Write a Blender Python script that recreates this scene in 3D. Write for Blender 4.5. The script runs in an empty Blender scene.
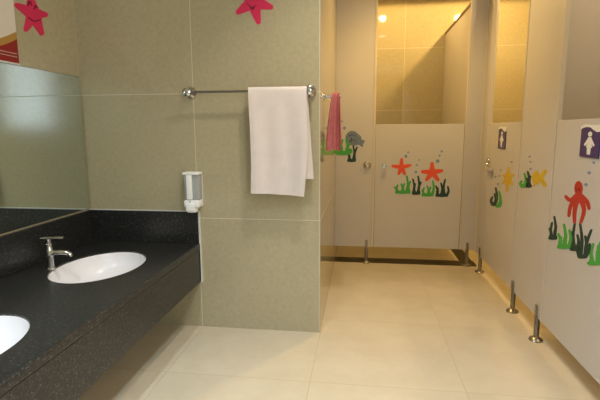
import bpy, bmesh, math, random
from mathutils import Vector, Matrix
random.seed(7)
PI = math.pi
scene = bpy.context.scene
COL = scene.collection

# ---------------------------------------------------------------- camera
cam_data = bpy.data.cameras.new('camera')
cam_data.sensor_width = 36.0
cam_data.lens = 36.0 * 451.928 / 600.0
cam_data.clip_start = 0.02
cam = bpy.data.objects.new('camera', cam_data)
COL.objects.link(cam)
yaw, pitch, roll = 0.135046, -0.154796, -0.005445
fw = Vector((-math.sin(yaw)*math.cos(pitch), math.cos(yaw)*math.cos(pitch), math.sin(pitch)))
r0 = Vector((math.cos(yaw), math.sin(yaw), 0)); u0 = r0.cross(fw)
rr = math.cos(roll)*r0 + math.sin(roll)*u0
uu = -math.sin(roll)*r0 + math.cos(roll)*u0
M = Matrix((rr, uu, -fw)).transposed().to_4x4()
M.translation = Vector((0, 0, 1.326))
cam.matrix_world = M
scene.camera = cam

# ---------------------------------------------------------------- world, exposure
world = bpy.data.worlds.new('world'); scene.world = world; world.use_nodes = True
bg = world.node_tree.nodes['Background']
bg.inputs['Color'].default_value = (0.80, 0.90, 1.0, 1); bg.inputs['Strength'].default_value = 1.0
scene.view_settings.view_transform = 'Standard'
scene.view_settings.look = 'None'
scene.view_settings.exposure = 0.0
scene.view_settings.gamma = 1.0
scene.view_settings.use_curve_mapping = False

ZC = 2.85
WARM = (1.0, 0.65, 0.22)
WARM2 = (1.0, 0.74, 0.42)
MID = (1.0, 0.91, 0.80)
NEUT = (0.74, 0.87, 1.0)
# x, y, watts, colour, beam angle of every recessed lamp in the ceiling
LAMPS = [(0.26, 5.02, 30, WARM, 179), (0.32, 3.66, 66, WARM, 140), (1.28, 4.90, 78, WARM, 179), (1.40, 3.68, 26, WARM, 179),
         (-0.12, 2.12, 62, MID, 106), (0.20, 1.10, 66, NEUT, 112), (-0.85, 0.55, 118, NEUT, 112), (0.10, -0.60, 270, NEUT, 122), (1.95, 2.20, 40, WARM2, 170)]
def spot(name, loc, watts, color, angle, radius=0.04):
    l = bpy.data.lights.new(name, 'SPOT'); l.energy = watts; l.color = color
    l.shadow_soft_size = radius; l.spot_size = math.radians(angle); l.spot_blend = 0.05 if angle > 150 else 0.8
    o = bpy.data.objects.new(name, l); o.location = loc; COL.objects.link(o); return o
for x, y, w, c, a in LAMPS:
    spot('downlight_lamp', (x, y, ZC-0.03), w, c, a)
# daylight entering through the window in the right wall, behind the camera
al = bpy.data.lights.new('window_daylight', 'AREA'); al.shape = 'RECTANGLE'; al.size = 1.5; al.size_y = 0.95
al.energy = 62; al.color = (0.80, 0.91, 1.0)
ao = bpy.data.objects.new('window_daylight', al); ao.location = (1.365, -0.78, 1.90)
ao.rotation_euler = (0, PI/2, 0); ao.rotation_euler = Vector((-1, 0, 0)).to_track_quat('-Z', 'Z').to_euler()
COL.objects.link(ao)

# ---------------------------------------------------------------- materials
def lin(c):
    return tuple(((v/255)/12.92 if v/255 <= 0.04045 else ((v/255+0.055)/1.055)**2.4) for v in c) + (1.0,)
def mat(name, color=(200,200,200), rough=0.5, metal=0.0, spec=0.5, emit=None, strength=0, coat=0.0, noise=None, bump=None):
    m = bpy.data.materials.new(name); m.use_nodes = True
    nt = m.node_tree; b = nt.nodes['Principled BSDF']
    b.inputs['Base Color'].default_value = lin(color)
    b.inputs['Roughness'].default_value = rough
    b.inputs['Metallic'].default_value = metal
    b.inputs['Specular IOR Level'].default_value = spec
    b.inputs['Coat Weight'].default_value = coat
    if emit:
        b.inputs['Emission Color'].default_value = tuple(emit)+(1,); b.inputs['Emission Strength'].default_value = strength
    if noise or bump:
        g = nt.nodes.new('ShaderNodeNewGeometry')
    if noise:
        sc, amt = noise
        n = nt.nodes.new('ShaderNodeTexNoise'); n.inputs['Scale'].default_value = sc; n.inputs['Detail'].default_value = 4
        nt.links.new(g.outputs['Position'], n.inputs['Vector'])
        mr = nt.nodes.new('ShaderNodeMapRange'); mr.inputs['From Min'].default_value = 0.3; mr.inputs['From Max'].default_value = 0.7
        mr.inputs['To Min'].default_value = 1-amt; mr.inputs['To Max'].default_value = 1+amt
        nt.links.new(n.outputs['Fac'], mr.inputs['Value'])
        mx = nt.nodes.new('ShaderNodeVectorMath'); mx.operation = 'SCALE'; mx.inputs[0].default_value = lin(color)[:3]
        nt.links.new(mr.outputs['Result'], mx.inputs['Scale']); nt.links.new(mx.outputs['Vector'], b.inputs['Base Color'])
    if bump:
        sc, st, dist = bump
        n2 = nt.nodes.new('ShaderNodeTexNoise'); n2.inputs['Scale'].default_value = sc; n2.inputs['Detail'].default_value = 3
        nt.links.new(g.outputs['Position'], n2.inputs['Vector'])
        bp = nt.nodes.new('ShaderNodeBump'); bp.inputs['Strength'].default_value = st; bp.inputs['Distance'].default_value = dist
        nt.links.new(n2.outputs['Fac'], bp.inputs['Height']); nt.links.new(bp.outputs['Normal'], b.inputs['Normal'])
    return m

def tile_mat(name, c1, c2, grout, axes, offs, size=0.8, gw=0.0038, rough=0.15, nscale=40, spec=0.5, var=0.03):
    """tiles in world metres: axes = two of 'XYZ', offs = where one joint lies on each"""
    m = bpy.data.materials.new(name); m.use_nodes = True
    nt = m.node_tree; N = nt.nodes; L = nt.links; b = N['Principled BSDF']
    g = N.new('ShaderNodeNewGeometry'); sp = N.new('ShaderNodeSeparateXYZ'); L.new(g.outputs['Position'], sp.inputs[0])
    def math_(op, a, bb=None):
        n = N.new('ShaderNodeMath'); n.operation = op
        for i, v in enumerate((a, bb)):
            if v is None: continue
            if isinstance(v, (int, float)): n.inputs[i].default_value = v
            else: L.new(v, n.inputs[i])
        return n.outputs[0]
    cells = []; masks = []
    for ax, off in zip(axes, offs):
        t = math_('DIVIDE', math_('SUBTRACT', sp.outputs[ax], off), size)
        cells.append(math_('FLOOR', t))
        fr = math_('FRACT', t)
        d = math_('MINIMUM', fr, math_('SUBTRACT', 1.0, fr))
        masks.append(math_('LESS_THAN', d, gw/2/size))
    mask = math_('MAXIMUM', masks[0], masks[1])
    cv = N.new('ShaderNodeCombineXYZ'); L.new(cells[0], cv.inputs[0]); L.new(cells[1], cv.inputs[1])
    wn = N.new('ShaderNodeTexWhiteNoise'); L.new(cv.outputs[0], wn.inputs['Vector'])
    no = N.new('ShaderNodeTexNoise'); no.inputs['Scale'].default_value = nscale; no.inputs['Detail'].default_value = 8; no.inputs['Roughness'].default_value = 0.65
    off3 = N.new('ShaderNodeVectorMath'); off3.operation = 'SCALE'; off3.inputs['Scale'].default_value = 7.0
    L.new(wn.outputs['Color'], off3.inputs[0])
    ad = N.new('ShaderNodeVectorMath'); ad.operation = 'ADD'; L.new(g.outputs['Position'], ad.inputs[0]); L.new(off3.outputs[0], ad.inputs[1])
    L.new(ad.outputs[0], no.inputs['Vector'])
    mr = N.new('ShaderNodeMapRange'); mr.inputs['From Min'].default_value = 0.32; mr.inputs['From Max'].default_value = 0.68
    L.new(no.outputs['Fac'], mr.inputs['Value'])
    mx = N.new('ShaderNodeMix'); mx.data_type = 'RGBA'; L.new(mr.outputs[0], mx.inputs['Factor'])
    mx.inputs['A'].default_value = lin(c1); mx.inputs['B'].default_value = lin(c2)
    br = N.new('ShaderNodeMapRange'); br.inputs['To Min'].default_value = 1-var; br.inputs['To Max'].default_value = 1+var
    L.new(wn.outputs['Value'], br.inputs['Value'])
    sc = N.new('ShaderNodeVectorMath'); sc.operation = 'SCALE'; L.new(mx.outputs['Result'], sc.inputs[0]); L.new(br.outputs[0], sc.inputs['Scale'])
    mg = N.new('ShaderNodeMix'); mg.data_type = 'RGBA'; L.new(mask, mg.inputs['Factor'])
    L.new(sc.outputs[0], mg.inputs['A']); mg.inputs['B'].default_value = lin(grout)
    L.new(mg.outputs['Result'], b.inputs['Base Color'])
    rg = N.new('ShaderNodeMix'); rg.data_type = 'FLOAT'; L.new(mask, rg.inputs['Factor']); rg.inputs['A'].default_value = rough; rg.inputs['B'].default_value = 0.7
    L.new(rg.outputs['Result'], b.inputs['Roughness'])
    b.inputs['Specular IOR Level'].default_value = spec
    return m

def granite_mat():
    m = bpy.data.materials.new('black_granite'); m.use_nodes = True
    nt = m.node_tree; N = nt.nodes; L = nt.links; b = N['Principled BSDF']
    g = N.new('ShaderNodeNewGeometry')
    v = N.new('ShaderNodeTexVoronoi'); v.inputs['Scale'].default_value = 380; L.new(g.outputs['Position'], v.inputs['Vector'])
    no = N.new('ShaderNodeTexNoise'); no.inputs['Scale'].default_value = 75; no.inputs['Detail'].default_value = 6; L.new(g.outputs['Position'], no.inputs['Vector'])
    cr = N.new('ShaderNodeValToRGB'); e = cr.color_ramp.elements
    sp = N.new('ShaderNodeSeparateColor'); L.new(v.outputs['Color'], sp.inputs[0])
    mu = N.new('ShaderNodeMath'); mu.operation = 'MULTIPLY'; L.new(sp.outputs[0], mu.inputs[0]); L.new(no.outputs['Fac'], mu.inputs[1])
    L.new(mu.outputs[0], cr.inputs[0])
    e[0].position = 0.0; e[0].color = lin((24, 24, 25)); e[1].position = 0.34; e[1].color = lin((32, 32, 32))
    a = cr.color_ramp.elements.new(0.46); a.color = lin((54, 54, 52)); a = cr.color_ramp.elements.new(0.60); a.color = lin((108, 106, 100))
    L.new(cr.outputs[0], b.inputs['Base Color']); b.inputs['Roughness'].default_value = 0.3
    return m

WALLC = ((177, 166, 136), (188, 177, 146), (216, 208, 186))
M_ = dict(
    wall_back=tile_mat('beige_wall_tile', *WALLC, 'XZ', (-1.058, 0.754)),
    wall_side=tile_mat('beige_wall_tile_side', *WALLC, 'YZ', (2.806, 0.754), rough=0.06),
    wall_left=tile_mat('beige_wall_tile_left', *WALLC, 'YZ', (2.806, 0.754)),
    wall_far=tile_mat('beige_wall_tile_far', *WALLC, 'XZ', (0.50, 1.554), size=0.736, rough=0.055),
    floor=tile_mat('cream_floor_tile', (203, 190, 164), (212, 200, 175), (176, 161, 133), 'XY', (-0.252, 2.213), gw=0.0035, rough=0.22, nscale=5, var=0.015),
    ceiling=mat('ceiling_paint', (226, 222, 212), 0.8),
    laminate=mat('beige_laminate', (200, 195, 193), 0.38, noise=(3, 0.02)),
    edge=mat('pale_edge_trim', (214, 204, 190), 0.35),
    rail=mat('bronze_rail', (96, 74, 52), 0.4, 0.4),
    granite=granite_mat(),
    sill=mat('black_sill', (34, 28, 24), 0.3),
    sealant=mat('white_sealant', (226, 224, 218), 0.5),
    ceramic=mat('white_ceramic', (238, 234, 234), 0.25),
    chrome=mat('chrome', (205, 205, 205), 0.12, 1.0),
    steel=mat('brushed_steel', (150, 146, 140), 0.28, 1.0),
    pale_metal=mat('satin_metal', (215, 210, 200), 0.35, 0.6),
    dark=mat('dark_hole', (16, 16, 16), 0.6),
    plastic=mat('white_plastic', (246, 246, 246), 0.35),
    smoke=mat('smoky_plastic', (168, 170, 172), 0.15),
    mirror=mat('mirror_silver', (214, 224, 220), 0.01, 1.0),
    mirror_edge=mat('mirror_edge', (58, 66, 62), 0.3),
    towel=mat('white_towel', (232, 220, 216), 0.95, spec=0.1, bump=(160, 0.5, 0.004), noise=(14, 0.03)),
    red_towel=mat('red_towel', (188, 110, 112), 0.95, spec=0.1, bump=(160, 0.5, 0.004), noise=(30, 0.08)),
    glass_light=mat('lamp_glass', (255, 240, 210), 0.4, emit=(1.0, 0.82, 0.55), strength=30),
    white=mat('white_print', (235, 232, 228), 0.5),
    black=mat('black_print', (28, 22, 24), 0.5),
    purple=mat('purple_sign', (62, 42, 104), 0.3),
    orange=mat('orange_vinyl', (226, 82, 46), 0.5),
    red=mat('red_vinyl', (186, 50, 36), 0.5),
    redline=mat('dark_red_line', (120, 28, 22), 0.5),
    green=mat('green_vinyl', (70, 164, 66), 0.5),
    darkgreen=mat('dark_green_vinyl', (20, 58, 50), 0.5),
    blue=mat('blue_vinyl', (124, 146, 178), 0.5),
    grey=mat('grey_vinyl', (112, 126, 144), 0.5, noise=(90, 0.2)),
    yellow=mat('yellow_vinyl', (208, 174, 30), 0.5, noise=(60, 0.12)),
    pink=mat('pink_vinyl', (222, 40, 92), 0.45),
    pinkline=mat('dark_pink_line', (120, 12, 48), 0.5),
    poster_white=mat('poster_paper', (232, 222, 208), 0.4),
    poster_gold=mat('poster_gold', (186, 140, 66), 0.4),
    poster_red=mat('poster_red', (150, 28, 30), 0.4),
    sky_glass=mat('frosted_glass', (225, 235, 240), 0.4),
)
DECALS = {
'star1': ('far',[[(0.3862,0.9847),(0.3033,0.9854),(0.2935,0.9827),(0.2887,0.974),(0.2913,0.9643),(0.3002,0.959),(0.3809,0.9368),(0.3986,0.9417),(0.4071,0.9575),(0.4023,0.9751)],[(0.4072,0.9604),(0.396,1.0383),(0.392,1.0478),(0.3829,1.0517),(0.3739,1.0482),(0.37,1.0388),(0.3598,0.9612),(0.3671,0.9437),(0.3837,0.9365),(0.4002,0.9431)],[(0.3893,0.9371),(0.4689,0.9669),(0.4769,0.9729),(0.4783,0.9827),(0.4725,0.9909),(0.4625,0.9927),(0.3778,0.9843),(0.363,0.9734),(0.3605,0.9554),(0.371,0.9405)],[(0.3628,0.9496),(0.4055,0.892),(0.4135,0.8854),(0.4232,0.8863),(0.4294,0.894),(0.4283,0.9043),(0.4043,0.9719),(0.3898,0.9839),(0.3721,0.9822),(0.3609,0.9684)],[(0.3613,0.9697),(0.3481,0.9027),(0.3486,0.8922),(0.3558,0.8853),(0.3656,0.8854),(0.3726,0.8928),(0.4057,0.9518),(0.4049,0.9706),(0.3918,0.9832),(0.374,0.9831)],[(0.4119,0.9609),(0.4086,0.9464),(0.3985,0.9357),(0.3844,0.9317),(0.37,0.9355),(0.3593,0.9461),(0.3551,0.9606),(0.3585,0.9751),(0.3686,0.9858),(0.3827,0.9898),(0.397,0.986),(0.4077,0.9754)]]),
'star2': ('far',[[(0.6735,0.9441),(0.5832,0.9356),(0.572,0.9313),(0.5674,0.9205),(0.5716,0.9092),(0.5826,0.9038),(0.6727,0.8864),(0.6929,0.8942),(0.7011,0.9139),(0.6935,0.9343)],[(0.7011,0.9155),(0.6852,0.9994),(0.6801,1.0107),(0.6693,1.0151),(0.6588,1.0106),(0.6546,0.9992),(0.6451,0.9151),(0.6544,0.8944),(0.6742,0.8864),(0.6934,0.8947)],[(0.6787,0.8868),(0.7652,0.9154),(0.775,0.9221),(0.777,0.9337),(0.7706,0.9438),(0.7589,0.9466),(0.6675,0.9437),(0.6495,0.9316),(0.6457,0.9104),(0.6573,0.892)],[(0.6519,0.8972),(0.7198,0.8332),(0.7305,0.8273),(0.7415,0.8307),(0.7468,0.8412),(0.7431,0.8532),(0.6943,0.9333),(0.6749,0.944),(0.6549,0.9378),(0.6452,0.9189)],[(0.6498,0.932),(0.6122,0.8514),(0.61,0.8392),(0.6165,0.8291),(0.6279,0.8264),(0.638,0.8329),(0.6965,0.8986),(0.7004,0.9205),(0.6886,0.9388),(0.668,0.9438)],[(0.7067,0.9155),(0.7028,0.8982),(0.6911,0.8854),(0.6745,0.8806),(0.6575,0.8851),(0.6447,0.8977),(0.6395,0.915),(0.6434,0.9324),(0.6552,0.9452),(0.6718,0.9499),(0.6887,0.9454),(0.7015,0.9328)]]),
'bubF0': ('far',[[(0.4536,1.1042),(0.4524,1.0992),(0.4489,1.0955),(0.444,1.0941),(0.439,1.0955),(0.4353,1.0992),(0.4338,1.1042),(0.435,1.1092),(0.4385,1.1129),(0.4434,1.1142),(0.4484,1.1129),(0.4521,1.1092)]]),
'bubF1': ('far',[[(0.4383,1.0673),(0.4365,1.0597),(0.4312,1.0542),(0.4239,1.0521),(0.4164,1.0541),(0.4108,1.0596),(0.4086,1.0672),(0.4104,1.0748),(0.4156,1.0803),(0.423,1.0824),(0.4305,1.0804),(0.436,1.0748)]]),
'bubF2': ('far',[[(0.5577,1.0324),(0.5567,1.0282),(0.5538,1.0251),(0.5498,1.024),(0.5456,1.0251),(0.5425,1.0281),(0.5413,1.0323),(0.5422,1.0365),(0.5451,1.0396),(0.5492,1.0407),(0.5533,1.0396),(0.5564,1.0366)]]),
'bubF3': ('far',[[(0.5381,0.9819),(0.5369,0.9768),(0.5334,0.9731),(0.5285,0.9717),(0.5236,0.973),(0.5198,0.9767),(0.5183,0.9818),(0.5195,0.9868),(0.523,0.9905),(0.5279,0.9919),(0.5328,0.9906),(0.5366,0.9869)]]),
'bubF4': ('far',[[(0.5337,0.916),(0.5322,0.9092),(0.5275,0.9042),(0.521,0.9023),(0.5143,0.9041),(0.5093,0.909),(0.5073,0.9158),(0.5089,0.9226),(0.5136,0.9276),(0.5201,0.9294),(0.5267,0.9277),(0.5317,0.9227)]]),
'bubF5': ('far',[[(0.7642,1.1129),(0.7629,1.1071),(0.7589,1.1028),(0.7534,1.1013),(0.7476,1.1028),(0.7433,1.1071),(0.7416,1.1129),(0.7429,1.1187),(0.7468,1.1229),(0.7524,1.1245),(0.7581,1.1229),(0.7624,1.1187)]]),
'bubF6': ('far',[[(0.7448,1.0747),(0.7437,1.0697),(0.7403,1.066),(0.7355,1.0647),(0.7306,1.066),(0.7269,1.0697),(0.7254,1.0746),(0.7265,1.0796),(0.7299,1.0833),(0.7347,1.0846),(0.7396,1.0833),(0.7433,1.0797)]]),
'bubF7': ('far',[[(0.7372,1.0213),(0.7352,1.0121),(0.729,1.0054),(0.7202,1.0029),(0.7111,1.0053),(0.7043,1.012),(0.7016,1.0212),(0.7036,1.0304),(0.7099,1.0371),(0.7187,1.0396),(0.7277,1.0372),(0.7345,1.0305)]]),
'weedg1': ('far',[[(0.3572,0.7133),(0.358,0.7204),(0.3594,0.7321),(0.3568,0.7467),(0.3475,0.7585),(0.3367,0.7675),(0.3291,0.7732),(0.3232,0.7753),(0.3179,0.7727),(0.3159,0.767),(0.3185,0.7613),(0.3246,0.7541),(0.3325,0.7449),(0.3362,0.7384),(0.3351,0.7344),(0.3323,0.7275),(0.3295,0.7216),(0.331,0.7102),(0.3395,0.7033),(0.3502,0.7044)],[(0.375,0.7254),(0.3686,0.7338),(0.3608,0.7451),(0.3562,0.7542),(0.3562,0.7637),(0.3588,0.776),(0.3608,0.7854),(0.3604,0.7917),(0.3559,0.7958),(0.35,0.7956),(0.3459,0.7909),(0.3418,0.782),(0.3365,0.7681),(0.3342,0.7515),(0.3388,0.7345),(0.346,0.7199),(0.3507,0.71),(0.3599,0.7033),(0.3705,0.7051),(0.3768,0.714)],[(0.4048,0.7129),(0.4075,0.724),(0.4117,0.7406),(0.4128,0.7592),(0.4074,0.7769),(0.3995,0.7922),(0.3936,0.8022),(0.3889,0.8065),(0.383,0.8062),(0.3791,0.8017),(0.3794,0.7954),(0.3833,0.7847),(0.3886,0.7703),(0.3907,0.7582),(0.388,0.7467),(0.3824,0.7333),(0.3778,0.7233),(0.3784,0.7118),(0.3865,0.7043),(0.3972,0.7046)],[(0.4301,0.7238),(0.4248,0.7341),(0.4184,0.7481),(0.4149,0.7603),(0.4162,0.7731),(0.4205,0.7882),(0.4237,0.7995),(0.4235,0.8058),(0.4193,0.81),(0.4134,0.8101),(0.4091,0.8057),(0.4038,0.7951),(0.3969,0.7789),(0.3927,0.7606),(0.395,0.7416),(0.4002,0.7245),(0.4037,0.713),(0.4116,0.7048),(0.4224,0.7047),(0.43,0.7123)],[(0.4507,0.7153),(0.454,0.7362),(0.4589,0.7664),(0.4609,0.7975),(0.457,0.8282),(0.4503,0.8575),(0.4451,0.8777),(0.4416,0.8829),(0.4359,0.8841),(0.431,0.8808),(0.4298,0.8747),(0.4329,0.8543),(0.4373,0.8256),(0.4389,0.7981),(0.435,0.7707),(0.4282,0.7423),(0.4228,0.7221),(0.4248,0.7108),(0.4337,0.7043),(0.4443,0.706)],[(0.4789,0.7224),(0.4745,0.7357),(0.4693,0.7542),(0.4668,0.7712),(0.4696,0.7888),(0.4754,0.8082),(0.4795,0.8223),(0.4793,0.8286),(0.475,0.8328),(0.4691,0.8328),(0.4649,0.8284),(0.4587,0.815),(0.4504,0.795),(0.4448,0.7732),(0.4454,0.7508),(0.4489,0.7299),(0.4512,0.7157),(0.4579,0.7065),(0.4685,0.7047),(0.4772,0.7111)],[(0.476,0.7192),(0.4668,0.711),(0.4412,0.7047),(0.406,0.702),(0.3706,0.7037),(0.3445,0.7093),(0.3348,0.7174),(0.344,0.7256),(0.3698,0.7319),(0.405,0.7345),(0.4404,0.7328),(0.4663,0.7272)]]),
'weedd1': ('far',[[(0.5174,0.7064),(0.5195,0.7248),(0.5226,0.7515),(0.5228,0.7793),(0.517,0.8065),(0.5085,0.8323),(0.5021,0.85),(0.4982,0.8548),(0.4924,0.8555),(0.4878,0.8518),(0.4872,0.8455),(0.4916,0.8275),(0.4977,0.8023),(0.5008,0.7783),(0.4986,0.7547),(0.4935,0.7299),(0.4894,0.7121),(0.4918,0.7009),(0.5009,0.6948),(0.5114,0.6969)],[(0.5363,0.715),(0.5306,0.7261),(0.5236,0.7414),(0.5195,0.755),(0.5204,0.7692),(0.5241,0.7855),(0.5268,0.7976),(0.5263,0.8038),(0.5218,0.8078),(0.516,0.8076),(0.512,0.8029),(0.5072,0.7914),(0.5009,0.774),(0.4975,0.7546),(0.5005,0.7346),(0.5062,0.7164),(0.51,0.7041),(0.518,0.6959),(0.5287,0.6958),(0.5362,0.7035)],[(0.5597,0.7068),(0.5626,0.7287),(0.5668,0.7604),(0.5682,0.7929),(0.5637,0.8249),(0.5565,0.8557),(0.5509,0.8769),(0.5474,0.8821),(0.5417,0.8832),(0.5368,0.88),(0.5357,0.8739),(0.5392,0.8524),(0.5442,0.8222),(0.5463,0.7931),(0.5429,0.7641),(0.5367,0.7342),(0.5317,0.7129),(0.5341,0.7016),(0.5431,0.6954),(0.5535,0.6974)],[(0.5717,0.712),(0.5684,0.7257),(0.5647,0.7445),(0.5636,0.7619),(0.5678,0.7801),(0.5751,0.8),(0.5804,0.8143),(0.5806,0.8206),(0.5766,0.8251),(0.5707,0.8255),(0.5663,0.8214),(0.559,0.8078),(0.5492,0.7876),(0.5419,0.7658),(0.5407,0.7434),(0.5425,0.7222),(0.5437,0.7079),(0.5496,0.6981),(0.56,0.6954),(0.5691,0.701)],[(0.5662,0.7101),(0.5613,0.702),(0.5473,0.6958),(0.5279,0.6934),(0.5084,0.6953),(0.494,0.701),(0.4885,0.7091),(0.4935,0.7172),(0.5075,0.7233),(0.5269,0.7257),(0.5463,0.7238),(0.5607,0.7181)]]),
'weedg2': ('far',[[(0.6061,0.6874),(0.6084,0.6936),(0.6122,0.7038),(0.6125,0.7181),(0.6049,0.7297),(0.596,0.7373),(0.5897,0.7419),(0.584,0.7441),(0.5787,0.7416),(0.5767,0.736),(0.5792,0.7302),(0.5839,0.7243),(0.5897,0.7169),(0.5912,0.7134),(0.5894,0.7124),(0.5854,0.7072),(0.5816,0.7027),(0.5802,0.6913),(0.5867,0.6825),(0.5973,0.6807)],[(0.6227,0.7027),(0.6167,0.7108),(0.6094,0.7217),(0.6052,0.7303),(0.6054,0.7395),(0.6083,0.7514),(0.6105,0.7606),(0.6103,0.7669),(0.606,0.7711),(0.6002,0.7711),(0.596,0.7667),(0.5917,0.758),(0.5861,0.7446),(0.5834,0.7283),(0.5875,0.7117),(0.5943,0.6974),(0.5987,0.6878),(0.6077,0.681),(0.6182,0.6826),(0.6244,0.6914)],[(0.6493,0.6905),(0.6521,0.7022),(0.6564,0.7196),(0.6577,0.7388),(0.6527,0.7572),(0.6451,0.7734),(0.6394,0.7841),(0.635,0.7885),(0.6291,0.7884),(0.6251,0.7842),(0.6252,0.7779),(0.6289,0.7666),(0.6339,0.7514),(0.6359,0.7383),(0.633,0.7258),(0.6273,0.7114),(0.6226,0.7008),(0.6233,0.6894),(0.6313,0.6819),(0.6419,0.6822)],[(0.6769,0.7015),(0.672,0.7106),(0.6661,0.7228),(0.663,0.7329),(0.6645,0.7439),(0.6691,0.7575),(0.6726,0.7676),(0.6728,0.7738),(0.6688,0.7784),(0.663,0.7788),(0.6585,0.7748),(0.6531,0.7654),(0.6458,0.7509),(0.6411,0.734),(0.6431,0.7164),(0.6479,0.7008),(0.651,0.6905),(0.659,0.6824),(0.6696,0.6824),(0.677,0.6901)],[(0.6944,0.6921),(0.6979,0.7101),(0.703,0.7362),(0.7054,0.7633),(0.7018,0.79),(0.6954,0.8152),(0.6904,0.8324),(0.6869,0.8376),(0.6812,0.8387),(0.6764,0.8354),(0.6754,0.8293),(0.6783,0.8118),(0.6824,0.7874),(0.6836,0.7644),(0.6795,0.7416),(0.6726,0.7175),(0.6671,0.7004),(0.6686,0.689),(0.6771,0.6822),(0.6876,0.6833)],[(0.6942,0.6964),(0.6871,0.6883),(0.667,0.6821),(0.6393,0.6795),(0.6115,0.6813),(0.5909,0.6869),(0.5831,0.6949),(0.5903,0.7031),(0.6104,0.7093),(0.6381,0.7118),(0.666,0.71),(0.6865,0.7044)]]),
'weedd2': ('far',[[(0.7394,0.6879),(0.7412,0.7002),(0.7438,0.7184),(0.7434,0.7382),(0.7368,0.7572),(0.7278,0.7742),(0.7212,0.7854),(0.7165,0.7895),(0.7108,0.7892),(0.707,0.7847),(0.7074,0.7785),(0.7121,0.7665),(0.7186,0.7502),(0.7219,0.7359),(0.7201,0.7223),(0.7158,0.7069),(0.7121,0.6955),(0.7139,0.6842),(0.7225,0.6776),(0.7329,0.6789)],[(0.7544,0.6994),(0.7484,0.7074),(0.741,0.7183),(0.7368,0.7269),(0.737,0.736),(0.7399,0.7479),(0.742,0.7571),(0.7418,0.7633),(0.7375,0.7675),(0.7317,0.7675),(0.7276,0.7631),(0.7233,0.7545),(0.7178,0.7411),(0.7152,0.7249),(0.7194,0.7083),(0.7262,0.6941),(0.7306,0.6846),(0.7396,0.6778),(0.7499,0.6794),(0.7561,0.6881)],[(0.7784,0.6886),(0.7809,0.7046),(0.7845,0.7278),(0.7852,0.7523),(0.78,0.7762),(0.7721,0.7985),(0.7661,0.8136),(0.7622,0.8184),(0.7564,0.8189),(0.752,0.8152),(0.7516,0.809),(0.7555,0.7934),(0.761,0.7719),(0.7636,0.7518),(0.7609,0.7321),(0.7555,0.7111),(0.7511,0.696),(0.753,0.6847),(0.7616,0.6781),(0.772,0.6796)],[(0.8117,0.6956),(0.8063,0.7151),(0.7995,0.7425),(0.7956,0.7689),(0.7969,0.7957),(0.8011,0.8237),(0.804,0.8436),(0.8028,0.8497),(0.7981,0.8532),(0.7924,0.8523),(0.789,0.8473),(0.784,0.8278),(0.7776,0.7992),(0.7739,0.7694),(0.7761,0.7393),(0.7811,0.7101),(0.7845,0.6899),(0.7909,0.6805),(0.8013,0.6784),(0.8099,0.6845)],[(0.8296,0.6864),(0.8338,0.6982),(0.84,0.7155),(0.8437,0.7345),(0.841,0.7531),(0.8354,0.7695),(0.8311,0.7802),(0.8272,0.7851),(0.8215,0.7858),(0.817,0.7821),(0.8165,0.776),(0.8187,0.7648),(0.8218,0.7499),(0.8221,0.7371),(0.8177,0.7245),(0.8102,0.7101),(0.8043,0.6996),(0.8039,0.6883),(0.811,0.68),(0.8215,0.6791)],[(0.8253,0.6931),(0.8183,0.685),(0.7984,0.6788),(0.771,0.6763),(0.7433,0.678),(0.7228,0.6836),(0.7151,0.6916),(0.7222,0.6997),(0.7422,0.7059),(0.7696,0.7084),(0.7973,0.7067),(0.8176,0.7011)]]),
'whale': ('far',[[(-0.025,1.241),(-0.0332,1.2055),(-0.0569,1.1794),(-0.0896,1.1698),(-0.1227,1.1794),(-0.1471,1.2057),(-0.1563,1.2414),(-0.1478,1.277),(-0.1241,1.303),(-0.0914,1.3123),(-0.0586,1.3026),(-0.0343,1.2766)],[(0.0021,1.2275),(-0.0062,1.1977),(-0.0298,1.1758),(-0.0625,1.1678),(-0.0955,1.1759),(-0.1198,1.1979),(-0.129,1.2278),(-0.1205,1.2577),(-0.0967,1.2794),(-0.0641,1.2872),(-0.0313,1.2791),(-0.0071,1.2573)],[(-0.0936,1.19),(-0.0802,1.1876),(-0.062,1.1826),(-0.0453,1.1786),(-0.0321,1.1764),(-0.0207,1.1752),(-0.0125,1.1756),(0.0062,1.1745),(0.0195,1.1865),(0.0206,1.2045),(0.0082,1.2187),(0.0034,1.2255),(-0.0042,1.2337),(-0.0133,1.2428),(-0.0259,1.2538),(-0.0404,1.2657),(-0.0501,1.2753),(-0.0875,1.2784),(-0.1149,1.2552),(-0.118,1.2192)],[(-0.0026,1.1823),(0.025,1.1997),(0.0317,1.2056),(0.0321,1.2143),(0.0263,1.2209),(0.0174,1.2216),(-0.0153,1.2189),(-0.0264,1.209),(-0.0271,1.1945),(-0.0176,1.1835)],[(-0.0308,1.1823),(-0.0041,1.1598),(0.0038,1.1553),(0.0121,1.1575),(0.0165,1.165),(0.0142,1.1737),(-0.0004,1.2054),(-0.0134,1.2129),(-0.0273,1.2093),(-0.0346,1.1969)]]),
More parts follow.
